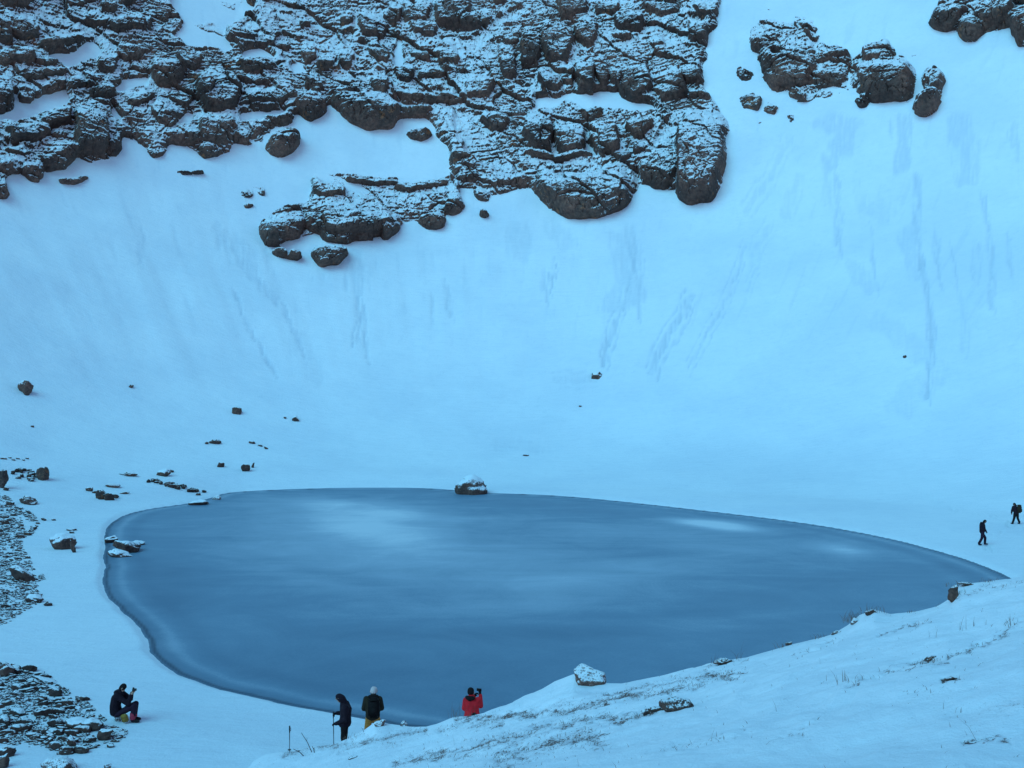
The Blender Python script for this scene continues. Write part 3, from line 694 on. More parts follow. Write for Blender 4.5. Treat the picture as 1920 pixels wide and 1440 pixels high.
for k, (nm, lab, cat, kind) in OUT.items():
    sel = keep & (fo == k)
    if not sel.any(): continue
    ids = [b for b in np.unique(fb[sel]) if b >= 0]
    own = sel & (fb < 0)
    small = []
    for b in ids:
        if (sel & (fb == b)).sum() < 30: small.append(b)
    for b in small: own |= sel & (fb == b)
    if not own.any(): own = sel & (fb == ids[0]); ids = ids[1:]
    extra = []
    if k:      # separate lumps of one outcrop become blocks of it
        todo = own.copy(); comps = []
        while todo.any():
            r_, c_ = np.argwhere(todo)[0]; stack = [(r_, c_)]; todo[r_, c_] = False; comp = []
            while stack:
                a_, b_ = stack.pop(); comp.append((a_, b_))
                for a2, b2 in ((a_ + 1, b_), (a_ - 1, b_), (a_, b_ + 1), (a_, b_ - 1), (a_ + 1, b_ + 1), (a_ - 1, b_ - 1), (a_ + 1, b_ - 1), (a_ - 1, b_ + 1)):
                    if 0 <= a2 < todo.shape[0] and 0 <= b2 < todo.shape[1] and todo[a2, b2]: todo[a2, b2] = False; stack.append((a2, b2))
            comps.append(comp)
        comps.sort(key=len, reverse=True)
        for comp in comps[1:]:
            ij = np.array(comp); own[ij[:, 0], ij[:, 1]] = False
            if len(comp) >= 25: extra.append(ij)
    o = mesh_obj(nm, sub_mesh(nm, CV, fc[own], M['cliff'], False, at))
    for ij in extra: mesh_obj('rock_block', sub_mesh('rock_block', CV, fc[ij[:, 0], ij[:, 1]], M['cliff'], False, at), o)
    tag(o, lab, cat, None, kind)
    for b in ids:
        if b in small: continue
        mesh_obj('rock_block', sub_mesh('rock_block', CV, fc[sel & (fb == b)], M['cliff'], False, at), o)
# ------------------------------------------------------------------ near bank on the right
CREST = [(-700, 1700, 26.0), (-200, 1600, 27.0), (200, 1500, 27.5), (420, 1446, 27.2), (470, 1428, 26.8), (500, 1414, 26.5), (560, 1404, 26.0), (630, 1393, 25.2), (660, 1381, 25.0), (682, 1369, 24.9), (704, 1353, 24.8), (730, 1357, 24.6), (770, 1362, 24.2), (800, 1362, 23.8), (820, 1356, 23.4),
         (850, 1344, 23.0), (905, 1337, 22.6), (960, 1322, 21.8), (1000, 1302, 21.0), (1040, 1278, 20.4), (1075, 1264, 20.0), (1110, 1272, 19.6), (1140, 1280, 19.2), (1165, 1281, 19.0), (1230, 1268, 18.6), (1310, 1248, 18.0), (1340, 1241, 17.8), (1400, 1233, 17.4),
         (1480, 1210, 16.9), (1560, 1190, 16.4), (1590, 1172, 16.2), (1612, 1153, 16.1), (1640, 1143, 16.0), (1670, 1151, 15.9), (1720, 1146, 15.6), (1760, 1136, 15.4), (1786, 1118, 15.25), (1800, 1095, 15.2), (1850, 1091, 15.0), (1900, 1084, 14.8), (1960, 1074, 14.6), (2300, 1000, 13.5), (2900, 900, 12.0)]
CTRL = CREST[:3] + CREST[3::2] + [(650, 1440, 20.2), (560, 1442, 23.0), (800, 1400, 20.2), (960, 1440, 12.6), (960, 1380, 17.2), (1100, 1340, 15.8), (1140, 1440, 11.0), (1300, 1440, 10.0), (1300, 1330, 13.6), (1600, 1440, 8.9), (1600, 1290, 11.8), (1920, 1440, 8.0), (1920, 1250, 10.3), (2500, 1440, 7.0), (760, 1440, 17.0), (400, 1700, 17.0)]
def pix3(px, py, Y):
    return ((px - 960.0) / F * Y, Y, HC - (py - 720.0) / F * Y)
cp = np.array([pix3(*c) for c in CTRL] + [(0, 0, 9.0), (-4, 1, 8.2), (4, 1, 9.2), (0, 5, 8.35), (-3, 6, 7.4), (4, 5, 8.35), (-6, 10, 5.2), (-10, 14, 2.6), (-3, 13, 5.0), (10, 6, 9.2), (-8, -6, 8.5), (8, -6, 10.5)])
def _ker(d): return d
_n = len(cp)
_D = np.hypot(cp[:, None, 0] - cp[None, :, 0], cp[:, None, 1] - cp[None, :, 1])
_Ph = np.zeros((_n + 3, _n + 3)); _Ph[:_n, :_n] = _D + 0.0 * np.eye(_n); _Ph[:_n, _n] = 1; _Ph[:_n, n1 := _n + 1] = cp[:, 0]; _Ph[:_n, _n + 2] = cp[:, 1]
_Ph[_n:, :_n] = _Ph[:_n, _n:].T
_Ph[:_n, :_n] -= 0.35 * np.eye(_n)
_w = np.linalg.solve(_Ph, np.concatenate([cp[:, 2], np.zeros(3)]))
def rbf(x, y):
    z = _w[_n] + _w[_n + 1] * x + _w[_n + 2] * y
    for i in range(_n):
        z = z + _w[i] * np.hypot(x - cp[i, 0], y - cp[i, 1])
    return z
_cpx = np.array([c[0] for c in CREST], float); _cy = np.array([c[2] for c in CREST]); _cz = np.array([pix3(*c)[2] for c in CREST])

# where turf shows through the snow: lines along the little terraces
TURF = [([(860, 1350), (930, 1342), (1000, 1336), (1070, 1330), (1130, 1318), (1180, 1302), (1230, 1298), (1300, 1284), (1345, 1266), (1392, 1260)], 7, .9), ([(1180, 1290), (1260, 1276), (1330, 1262)], 6, .6),
        ([(740, 1432), (830, 1412), (900, 1398), (960, 1380), (1010, 1366), (1070, 1352), (1130, 1342), (1165, 1350), (1230, 1330), (1265, 1322)], 8, .8), ([(940, 1418), (1000, 1396), (1060, 1388), (1125, 1382)], 16, .85), ([(930, 1440), (1000, 1412), (1050, 1400)], 12, .6),
        ([(530, 1412), (600, 1402), (680, 1390), (740, 1380), (800, 1368)], 7, .75), ([(640, 1412), (700, 1398), (760, 1388)], 6, .45), ([(1135, 1302), (1160, 1298), (1200, 1300), (1225, 1303)], 3, 1.0), ([(1165, 1354), (1190, 1343), (1215, 1335)], 3, 1.0),
        ([(1590, 1282), (1650, 1262), (1700, 1250), (1750, 1240), (1790, 1228), (1850, 1206), (1920, 1162)], 5, .75), ([(1655, 1190), (1690, 1174), (1735, 1166)], 3, .9), ([(1770, 1276), (1795, 1270)], 3, 1.0), ([(1250, 1402), (1330, 1388), (1400, 1372)], 8, .4), ([(1470, 1386), (1530, 1356)], 5, .45),
        ([(1780, 1342), (1860, 1330), (1920, 1322)], 10, .3), ([(1808, 1394), (1840, 1386)], 3, .9), ([(1850, 1392), (1872, 1380), (1900, 1390)], 4, .7), ([(1700, 1300), (1830, 1290)], 9, .3), ([(830, 1370), (880, 1362), (940, 1352)], 8, .6), ([(770, 1426), (860, 1420), (905, 1412)], 6, .5), ([(1000, 1330), (1090, 1312)], 6, .4), ([(1480, 1228), (1560, 1205)], 4, .5), ([(1300, 1250), (1400, 1236)], 3, .5), ([(1790, 1120), (1850, 1100), (1920, 1090)], 4, .5)]
def turf(px, py):
    t = np.zeros(np.shape(px))
    jx = 26 * fbm(px / 50, py / 16, 0 * px, 4, 101); jy = 13 * fbm(px / 34, py / 12, 0 * px, 4, 103)
    for pts, w, s in TURF:
        d = seg_dist(px + jx * .5, py + jy * min(1, w / 5), pts)
        t = np.maximum(t, s * np.exp(-(d / (w * 1.15)) ** 2))
    return t
def bank_z(x, y, detail=True):
    x = np.asarray(x, float); y = np.asarray(y, float)
    px = 960 + F * x / np.maximum(y, 0.5)
    yc = np.interp(px, _cpx, _cy); zc = np.interp(px, _cpx, _cz)
    z = rbf(x, y)
    # lie exactly on the crest line there
    e = np.exp(-((y - yc) / 1.2) ** 2)
    zc_r = rbf((px - 960) / F * yc, yc)
    z = z + e * (zc - zc_r)
    over = np.maximum(y - yc, 0)
    z = np.where(y > yc, zc - 0.30 * over - 0.85 * over ** 2 / (over + 0.5), z)
    if detail:
        k = sstep(0.0, 0.8, yc - y) * 0.85 + 0.15
        z = z + k * (0.10 * fbm(x / 2.2, y / 2.2, 0 * x, 3, 111) + 0.035 * fbm(x / .5, y / .5, 0 * x, 3, 113))
        ter = z / 0.42 + 0.6 * fbm(x / 3, y / 3, 0 * x, 2, 115)
        f = ter - np.floor(ter)
        z = z + k * 0.045 * (np.where(f < 0.7, f / 0.7, (1 - f) / 0.3) - 0.5) * np.clip(0.4 + fbm(x / 2, y / 2, 0 * x, 2, 117), 0, 1)
    return z
bc = np.concatenate([np.linspace(-700, 360, 50), np.arange(370, 1960, 2.9), np.linspace(1970, 2800, 60)])
bv = np.concatenate([np.linspace(0.12, 0.42, 26)[:-1], np.linspace(0.42, 1.0, 240), 1 + np.linspace(0.0008, 0.03, 14), 1 + np.linspace(0.035, 0.5, 24)])
BP, BVv = np.meshgrid(bc, bv)
yb = BVv * np.interp(BP, _cpx, _cy)
xb = (BP - 960) / F * yb
zb = bank_z(xb, yb)
_, pyb = px_of(xb, yb, zb)
tf = turf(BP, pyb)
ycb = np.interp(BP, _cpx, _cy)
mott = fbm(xb / .5, yb / .5, 0 * xb, 4, 121)
soil = tf * (0.62 + 0.7 * mott) + 0.55 * sstep(0.02, 0.30, yb - ycb) + 0.12 * np.clip(mott, 0, 1)
zb = zb - 0.03 * tf + 0.05 * tf * fbm(xb / .22, yb / .22, 0 * xb, 3, 123) * sstep(0, .5, ycb - yb)
me = np_mesh('bank', np.stack([xb, yb, zb], -1).reshape(-1, 3), grid_faces(*xb.shape).reshape(-1, 4), M['bank'], True, {'soil': soil.ravel()})
bank = tag(mesh_obj('bank', me), 'snow covered grassy bank rising to the right in front of the lake', kind='structure')

def hit_bank(px, py):
    return hit_ground(px, py, bank_z, 6.0, 27.5, 700)
def crest(px, back=0.0):
    y = float(np.interp(px, _cpx, _cy)) + back
    x = (px - 960) / F * y
    return Vector((x, y, float(bank_z(np.array([x]), np.array([y]))[0])))

# ------------------------------------------------------------------ stones
_ico = {}
def ico(level):
    if level not in _ico:
        bm = bmesh.new(); bmesh.ops.create_icosphere(bm, subdivisions=level, radius=1.0)
        v = np.array([p.co[:] for p in bm.verts]); f = np.array([[q.index for q in p.verts] for p in bm.faces]); bm.free()
        _ico[level] = (v, f)
    return _ico[level]

def stone_mesh(name, mat, seed, dims, level=3, planes=9, rough=0.06, flat=False, crack=0.0, rnd=0.0):
    """an angular stone: a ball cut by random planes, then roughened; origin at its foot"""
    rs = np.random.RandomState(seed)
    v, f = ico(level)
    n = rs.normal(size=(planes, 3)); n /= np.linalg.norm(n, axis=1)[:, None]
    d = rs.uniform(0.55 + .3 * rnd, 0.9 + .12 * rnd, planes)
    dt = v @ n.T
    r = np.min(np.where(dt > 0.05, d[None] / np.maximum(dt, 0.05), 9.0), axis=1)
    r = np.minimum(r, 1.05)
    p = v * r[:, None]
    nn = fbm(p[:, 0] * 1.6 + seed, p[:, 1] * 1.6, p[:, 2] * 1.6, 4, seed % 50)
    p = p * (1 + rough * 2.2 * nn)[:, None]
    if crack:
        q = p[:, 2] * 4 + 0.8 * p[:, 0]
        p = p * (1 + crack * (np.abs((q - np.floor(q)) - 0.5) - 0.25))[:, None]
    p -= (p.max(0) + p.min(0)) / 2
    p /= (p.max(0) - p.min(0))
    p *= np.array(dims)[None]
    p[:, 2] -= p[:, 2].min() * 0
    return np_mesh(name, p, f, mat, not flat)

def boulder(px, py, w, h, label, mat='boulder', lean=0.0, rz=None, depth=0.8, name='boulder', group=None, level=4, cat='boulder', seed=None, at=None, sink=0.22, crack=0.0, rnd=0.0):
    """a boulder whose seen outline is about w by h photograph pixels, its foot at (px, py)"""
    p = at if at is not None else seat(px, py, True)
    k = p.y / F
    seed = seed if seed is not None else int(px * 7 + py * 13) % 9973
    dims = (w * k, w * k * depth, h * k * 1.25)
    me = stone_mesh(name, M[mat], seed, dims, level, 12, 0.11, crack=crack, rnd=rnd)
    o = mesh_obj(name, me)
    o.location = (p.x, p.y + dims[1] * 0.25, p.z + dims[2] * (0.5 - sink))
    o.rotation_euler = (0, R(lean), rz if rz is not None else 0.0)
    tag(o, label, cat, group)
    return o

boulder(45, 738, 27, 27, 'snow dusted boulder high on the left slope, near the left edge', crack=.1)
boulder(245, 727, 9, 7, 'tiny pointed stone alone on the left slope right of the dusted boulder', 'bare')
boulder(443, 776, 18, 14, 'small dark bare boulder alone in the middle of the left slope', 'bare', 10)
boulder(554, 790, 14, 11, 'small snow dusted stone right of the dark bare boulder on the slope')
boulder(534, 785, 5, 4, 'speck of dark stone just left of the small dusted stone', 'bare', level=2)
boulder(1119, 710, 21, 15, 'lone snow dusted rock under the sluff track in the middle of the slope', depth=1.0, crack=.1)
boulder(1088, 763, 6, 4, 'tiny stone below the lone rock in the middle of the slope', 'bare', level=2)
boulder(1697, 671, 7, 6, 'tiny leaning stone on the right hand slope', 'bare', 20, level=2)
boulder(60, 801, 6, 4, 'tiny stone on the left slope below the dusted boulder', 'bare', level=2)
boulder(986, 855, 13, 3, 'thin flat stone nearly buried above the lake edge boulder', 'bare', 6, level=2)
boulder(402, 833, 22, 10, 'jagged low stone cluster peak on the left slope', 'bare', -8, crack=.15)
boulder(387, 833, 7, 5, 'small stone beside the jagged low stone on the left slope', 'bare', level=3)
boulder(472, 832, 13, 6, 'flat dark slab at the start of a short curved line of slabs', 'bare', 20)
boulder(488, 837, 10, 4, 'thin slab in the middle of the short curved line of slabs', 'bare', 22, level=3)
boulder(498, 842, 10, 4, 'last thin slab of the short curved line of slabs', 'bare', 28, level=3)
boulder(413, 876, 15, 10, 'small double pointed stone on the snow above the lake', 'bare', -20)
boulder(460, 884, 17, 15, 'dark wedge shaped boulder on the snow above the lake', 'bare', 8)
boulder(474, 877, 5, 11, 'thin upright splinter stone beside the wedge shaped boulder', 'bare', 12, level=3)
boulder(305, 893, 26, 15, 'snow capped boulder above the long line of stones', 'boulder')
boulder(322, 886, 7, 6, 'small dark stone at the right of the snow capped boulder', 'bare', level=3)
boulder(244, 893, 24, 8, 'low humped dark rock at the upper end of the long line of stones', 'bare', 8)
boulder(228, 890, 16, 2, 'thin sliver of rock left of the humped rock', 'bare', 4, level=3)
boulder(210, 914, 28, 8, 'flat snow covered rock near the left shore', 'frosty', 4)
boulder(232, 926, 18, 4, 'thin bent slab on snow near the left shore', 'bare', -10, level=3)
boulder(188, 936, 24, 18, 'dark paired boulder, larger of a short slanting row by the left shore', 'bare', 24)
boulder(202, 938, 20, 15, 'dark rounded boulder at the lower end of the slanting row by the left shore', 'bare', 0)
boulder(216, 934, 12, 9, 'small dusted stone at the right of the slanting row by the left shore', 'boulder', level=3)
boulder(167, 921, 14, 8, 'dusted stone at the upper end of the slanting row by the left shore', 'boulder')
boulder(177, 925, 10, 5, 'dark stone second from the top of the slanting row by the left shore', 'bare', level=3)
boulder(50, 945, 36, 15, 'dark flat backed boulder above the upper scree', 'bare', 18)
boulder(3, 915, 18, 36, 'upright dark block cut by the left edge of the picture', 'bare', 4)
boulder(11, 920, 10, 8, 'small stone at the foot of the upright dark block', 'bare', level=3)
boulder(114, 1030, 46, 30, 'large snow topped slab boulder between the scree and the lake', 'boulder', 6, depth=1.0)
boulder(136, 1036, 8, 26, 'thin splinter leaning on the large snow topped slab boulder', 'bare', -16, level=3)
boulder(132, 995, 20, 4, 'thin dark slab lying behind the large snow topped boulder', 'bare', 4, level=3)
boulder(134, 1000, 10, 5, 'small stone beside the thin dark slab', 'bare', level=3)
boulder(99, 976, 10, 4, 'low chip of stone on the snow right of the upper scree', 'bare', 20, level=3)
boulder(81, 976, 10, 5, 'low dusted stone at the right edge of the upper scree', 'scree', 25, level=3)
boulder(88, 1136, 17, 9, 'dark stone lying apart to the right of the upper scree', 'bare', 10)
boulder(36, 1090, 56, 24, 'long dark slanting slab in the middle of the upper scree', 'bare', 32, depth=.5)
boulder(62, 1130, 30, 16, 'snow dusted slab at the lower edge of the upper scree', 'boulder', 14)
boulder(78, 900, 24, 26, 'dark block at the right end of the ring of small rocks', 'bare', 0)
# at the water's edge
boulder(882, 927, 64, 44, 'big rounded boulder at the far edge of the frozen lake', 'boulder', 0, depth=.9, sink=.32, crack=.10, rnd=1.0)
boulder(370, 947, 38, 10, 'low snow topped rock frozen in at the upper left shore', 'boulder', -4)
boulder(405, 937, 17, 9, 'small pale snowy rock on the upper left shore', 'frosty')
boulder(232, 1036, 54, 24, 'broad brown rock frozen into the ice at the left shore', 'bare', 12, depth=1.0)
boulder(222, 1045, 50, 13, 'low slanting slab in front of the broad brown rock in the ice', 'boulder', 16, depth=.5)
boulder(209, 1018, 26, 14, 'pointed stone behind the broad brown rock in the ice', 'boulder', -20)
boulder(257, 1022, 26, 8, 'flat pointed rock farthest out in the ice at the left shore', 'boulder', 10)
boulder(247, 1036, 20, 12, 'small broken stone at the lake side of the broad brown rock', 'boulder', 0)
# long line of stones above the left shore
rs = np.random.RandomState(5)
for i in range(26):
    t = i / 25
    px = 280 + 98 * t + rs.uniform(-4, 4); py = 902 + 24 * t + rs.uniform(-3, 4)
    boulder(px, py, rs.uniform(6, 15), rs.uniform(4, 7), 'small stone in the long slanting line of stones above the left shore', 'scree', rs.uniform(0, 25), rs.uniform(0, 6), group='line of stones above the left shore', level=3, name='stone', cat='stone')
for i in range(24):
    px = rs.uniform(22, 76); py = 874 + rs.uniform(0, 28) + (px - 20) * .02
    if py < 878 + abs(px - 60) * .25: continue
    boulder(px, py, rs.uniform(7, 16), rs.uniform(4, 8), 'small dusted stone in the ring of rocks left of the lake', 'scree', rs.uniform(-10, 25), rs.uniform(0, 6), group='ring of rocks left of the lake', level=3, name='stone', cat='stone')
for i in range(7):
    px = 2 + i * 8 + rs.uniform(-2, 2)
    boulder(px, 861 + rs.uniform(-2, 3), rs.uniform(5, 9), 3, 'chip of stone in the thin arc above the ring of rocks', 'bare', rs.uniform(-5, 15), 0, group='thin arc of stone chips', level=2, name='stone', cat='stone')

# scree: tilted plates, alike enough to share a few meshes
plates = [stone_mesh('stone', M['scree'], 300 + i, (1.0, 0.62, 0.42), 3, 9, 0.06) for i in range(9)]
def scree(poly, n, lo, hi, label, group, seed, lean=25):
    rs = np.random.RandomState(seed)
    xs = [p[0] for p in poly]; ys = [p[1] for p in poly]
    made = 0
    while made < n:
        px = rs.uniform(min(xs), max(xs)); py = rs.uniform(min(ys), max(ys))
        if not in_poly(np.array([px]), np.array([py]), poly)[0]: continue
        if fbm(np.array([px / 22]), np.array([py / 12]), np.array([0.0]), 2, 131)[0] < rs.uniform(-.7, .25): continue
        p = seat(px, py)
        s = (lo + (hi - lo) * rs.uniform() ** 2.6) * p.y / F
        o = mesh_obj('stone', plates[rs.randint(len(plates))])
        o.location = (p.x, p.y, p.z + 0.10 * s)
        o.scale = (s, s * rs.uniform(.7, 1.2), s * rs.uniform(.7, 1.5))
        o.rotation_euler = (R(rs.uniform(-30, 15)), R(rs.uniform(-12, lean)), rs.uniform(-.7, .7))
        tag(o, label, 'stone', group)
        made += 1
scree([(-20, 1240), (30, 1248), (75, 1266), (118, 1290), (168, 1318), (180, 1342), (205, 1352), (240, 1372), (232, 1386), (200, 1398), (150, 1412), (95, 1408), (40, 1398), (-20, 1392)], 200, 9, 40,
      'dark tilted plate of scree beside the seated person', 'scree at the lower left', 17)
scree([(-20, 920), (14, 930), (30, 950), (62, 962), (74, 986), (60, 1004), (40, 1010), (46, 1030), (62, 1064), (88, 1086), (72, 1106), (80, 1126), (58, 1140), (40, 1150), (10, 1172), (-20, 1176)], 80, 9, 20,
      'small dusted plate of scree on the pile at the left edge', 'scree on the upper left pile', 23)
# finer rubble between the plates, too small to pick apart
def rubble(poly, n, lo, hi, label, seed):
    rs = np.random.RandomState(seed); V = []; Fc = []; off = 0
    v0, f0 = ico(1)
    xs = [p[0] for p in poly]; ys = [p[1] for p in poly]
    while n > 0:
        px = rs.uniform(min(xs), max(xs)); py = rs.uniform(min(ys), max(ys))
        if not in_poly(np.array([px]), np.array([py]), poly)[0]: continue
        if fbm(np.array([px / 22]), np.array([py / 12]), np.array([0.0]), 2, 131)[0] < rs.uniform(-.7, .3): continue
        x, y, z = seat(px, py)
        s = (lo + (hi - lo) * rs.uniform() ** 2) * y / F
        r = rs.uniform(.6, 1.1, (len(v0), 1))
        q = v0 * r * np.array([s * .5, s * .35, s * .28]); a = rs.uniform(-.8, .8); l = rs.uniform(-.3, .7)
        q = np.stack([q[:, 0] * math.cos(l) - q[:, 2] * math.sin(l), q[:, 1], q[:, 0] * -math.sin(l) * -1 * -1 + q[:, 2] * math.cos(l)], -1)
        q = np.stack([q[:, 0] * math.cos(a) - q[:, 1] * math.sin(a), q[:, 0] * math.sin(a) + q[:, 1] * math.cos(a), q[:, 2]], -1)
        V.append(q + np.array([x, y, z + .05 * s])); Fc.append(f0 + off); off += len(v0); n -= 1
    tag(mesh_obj('rubble', np_mesh('rubble', np.concatenate(V), np.concatenate(Fc), M['scree'], False)), label, 'rubble', kind='stuff')
rubble([(-20, 1240), (30, 1248), (75, 1266), (118, 1290), (168, 1318), (180, 1342), (205, 1352), (240, 1372), (232, 1386), (200, 1398), (150, 1412), (95, 1408), (40, 1398), (-20, 1392)], 1900, 5, 17, 'fine dark rubble among the plates of the lower left scree', 51)
rubble([(-20, 920), (14, 930), (30, 950), (62, 962), (74, 986), (60, 1004), (40, 1010), (46, 1030), (62, 1064), (88, 1086), (72, 1106), (80, 1126), (58, 1140), (40, 1150), (10, 1172), (-20, 1176)], 2000, 4.5, 13, 'fine dusted rubble of the pile at the left edge', 53)
boulder(150, 1368, 66, 17, 'long low dark rock with a snowy back in the lower scree', 'bare', 5, depth=.6)
boulder(172, 1370, 40, 22, 'dark rounded boulder behind the paired one in the lower scree', 'bare', 4)
boulder(197, 1388, 30, 20, 'dark boulder at the lower right end of the lower scree', 'bare', 0)
boulder(121, 1415, 32, 15, 'snow topped dark stone at the bottom of the lower scree', 'bare', 4)
boulder(92, 1398, 18, 14, 'square dark stone near the bottom of the lower scree', 'bare', -12)
boulder(133, 1400, 16, 22, 'upright snowy stone above the snow topped dark one', 'boulder', -20)
boulder(8, 1268, 30, 24, 'dark hollowed boulder at the top of the lower scree, at the picture edge', 'bare', 0)
boulder(86, 1281, 56, 7, 'long thin ridge of rock along the top of the lower scree', 'bare', 17, depth=.4)
boulder(8, 1420, 34, 20, 'dark rounded rock in the bottom left corner, upper one', 'bare', 0)
boulder(2, 1440, 22, 26, 'dark rounded rock in the bottom left corner, lower one', 'bare', 0)
boulder(105, 1452, 66, 30, 'snow covered mound of rock cut by the bottom edge', 'frosty', 0)
boulder(200, 1444, 16, 12, 'small snowy stone at the bottom edge below the scree', 'frosty', 0)
boulder(206, 1402, 16, 5, 'thin flat stone below the lower right boulder of the scree', 'scree', 6, level=3)
boulder(226, 1351, 26, 9, 'low flat snowy rock under the seated person', 'frosty', 0, name='seat_rock', depth=1.1)
# on the bank
def bank_rock(px, py, w, h, label, mat, lean=0, back=0.0, name='boulder', cat='boulder', depth=.8, sink=.38, seed=None, crack=0):
    p = hit_bank(px, py)
    return boulder(px, py, w, h, label, mat, lean, 0, depth, name, None, 4, cat, seed, Vector((p.x, p.y + back, p.z)), sink, crack)
bank_rock(1106, 1286, 62, 44, 'frosted white boulder on the crest of the bank above the lake', 'frosty', 8, seed=14)
bank_rock(1270, 1332, 66, 26, 'dark peaty mound with frosted top on the bank', 'peat', 2, name='peat_mound', cat='mound', depth=.5)
bank_rock(1226, 1336, 44, 12, 'low peaty ridge running left from the dark mound', 'peat', -14, name='peat_mound', cat='mound', depth=.4)
bank_rock(1357, 1244, 38, 11, 'dark frosted clod of turf on the crest right of the white boulder', 'peat', -3, name='turf_clod', cat='clod', depth=.7)
bank_rock(1793, 1122, 20, 30, 'dark undercut turf corner on the crest by the end of the lake', 'peat', 8, name='turf_clod', cat='clod', depth=.8, back=.1)
bank_rock(1815, 1098, 34, 8, 'thin dark turf lip right of the undercut corner', 'peat', 4, name='turf_clod', cat='clod', depth=.6)
bank_rock(1634, 1152, 22, 10, 'small frosted turf knob on the crest peak', 'peat', -8, name='turf_clod', cat='clod')
bank_rock(1604, 1168, 20, 12, 'frosted turf knob wrapped in stiff grass left of the crest peak', 'frosty', -10, name='turf_clod', cat='clod')
bank_rock(1569, 1188, 22, 6, 'thin dark turf edge below the frosted knob', 'peat', -14, name='turf_clod', cat='clod', depth=.5)
bank_rock(1480, 1210, 14, 8, 'small dark turf lump on the middle of the crest', 'peat', 0, name='turf_clod', cat='clod')
bank_rock(712, 1362, 22, 16, 'frosted plant clump at the boots of the person in the white hat', 'frosty', 0, name='turf_clod', cat='clod')
bank_rock(757, 1362, 14, 12, 'small frosted plant clump right of the person in the white hat', 'frosty', 0, name='turf_clod', cat='clod')
bank_rock(661, 1423, 18, 6, 'dark flat stone in the snow of the bank near the bottom', 'bare', -12, name='stone', cat='stone')
bank_rock(1783, 1274, 24, 6, 'dark bent chip of turf alone on the right of the bank', 'peat', -14, name='turf_clod', cat='clod', depth=.5)
bank_rock(1745, 1237, 26, 6, 'dark chip of turf on the terrace line at right', 'peat', -12, name='turf_clod', cat='clod', depth=.5)
bank_rock(1822, 1392, 28, 4, 'thin dark turf strip low at the right', 'peat', -8, name='turf_clod', cat='clod', depth=.5)

# ------------------------------------------------------------------ grass
def blades_mesh(name, pts, hmin, hmax, wid, rs, spread=0.5, mat=None):
    V = []; Fq = []
    for (x, y, z) in pts:
        h = rs.uniform(hmin, hmax); a = rs.uniform(0, 6.283); l = rs.uniform(0.05, spread) * h
        w = wid * rs.uniform(.7, 1.3); b = rs.uniform(-.6, .6)
        ox, oy = math.cos(a) * l, math.sin(a) * l
        wx, wy = math.cos(b) * w / 2, math.sin(b) * w / 2
        i = len(V)
        for t, kx, kw in ((0, 0, 1), (.55, .35, .8), (1, 1, .15)):
            cx, cy, cz = x + ox * kx, y + oy * kx, z - .02 + h * t * (1 - .15 * t * spread)
            V += [(cx - wx * kw, cy - wy * kw, cz), (cx + wx * kw, cy + wy * kw, cz), (cx - wy * kw * .8, cy + wx * kw * .8, cz)]
        for s in (0, 3):
            for q in range(3):
                r = (q + 1) % 3
                Fq.append((i + s + q, i + s + r, i + s + 3 + r, i + s + 3 + q))
    return np_mesh(name, np.array(V), np.array(Fq), mat or M['grass'], False)
rs = np.random.RandomState(41)
cand_px = rs.uniform(470, 1935, 90000); cand_v = rs.uniform(0.42, 1.0, 90000)
yy = cand_v * np.interp(cand_px, _cpx, _cy); xx = (cand_px - 960) / F * yy
zz = bank_z(xx, yy)
_, ppy = px_of(xx, yy, zz)
dens = turf(cand_px, ppy) * np.clip(0.20 + 1.3 * fbm(xx / .35, yy / .35, 0 * xx, 2, 141), 0.05, 1) * 0.5 + 0.006
ok = (rs.uniform(size=90000) < dens * (yy / 18) ** 1) & (ppy < 1470)
gp = np.stack([xx[ok], yy[ok], zz[ok]], -1)
tag(mesh_obj('grass', blades_mesh('grass', gp, .02, .075, .006, rs, 1.0)), 'short dry grass poking through the snow along the bank', 'grass', kind='stuff')
long_px = rs.uniform(620, 1930, 64); long_v = rs.uniform(.5, 1.0, 64)
yy = long_v * np.interp(long_px, _cpx, _cy); xx = (long_px - 960) / F * yy; zz = bank_z(xx, yy)
tag(mesh_obj('dry_stems', blades_mesh('dry_stems', np.stack([xx, yy, zz], -1), .06, .22, .004, rs, 2.2)), 'scattered long thin dry stems on the bank', 'grass', kind='stuff')
def tuft(px, label, n, hmin, hmax, rad, back=-0.05, py=None):
    c = crest(px, back) if py is None else hit_bank(px, py)
    pts = [(rs.normal() * rad, rs.normal() * rad * .6, 0) for _ in range(n)]
    o = mesh_obj('grass_tuft', blades_mesh('grass_tuft', pts, hmin * .8, hmax * .85, .006, rs, 0.9))
    o.location = c; tag(o, label, 'grass', 'tufts of dry grass on the bank')
tuft(868, 'sparse tuft of tall dry grass left of the person in the red jacket', 16, .12, .42, .14, -0.25)
tuft(852, 'second sparse grass tuft farther left of the person in the red jacket', 8, .12, .45, .08, -0.1)
tuft(1600, 'stiff bristling grass clump below the crest peak', 46, .10, .30, .13, -0.05)
tuft(1640, 'short grass on the crest peak by the turf knob', 26, .06, .18, .14, -0.15)
tuft(1337, 'two or three grass stalks left of the dark turf clod', 5, .15, .34, .05)
tuft(1385, 'single tall grass stalk right of the dark turf clod', 5, .12, .42, .05)
tuft(1800, 'short dark grass on the undercut turf corner', 30, .05, .12, .12)
tuft(1860, 'short grass fringe on the crest near the right edge', 26, .04, .1, .08)
tuft(665, 'faint frosted grass before the hooded person', 40, .08, .2, .18, -.5)
tuft(1710, 'sparse short grass on the crest between peak and corner', 14, .04, .1, .05)
tuft(1470, 'sparse grass on the middle of the crest', 22, .05, .15, .08)
tuft(1540, 'low grass on the crest left of the bristling clump', 20, .05, .14, .07)
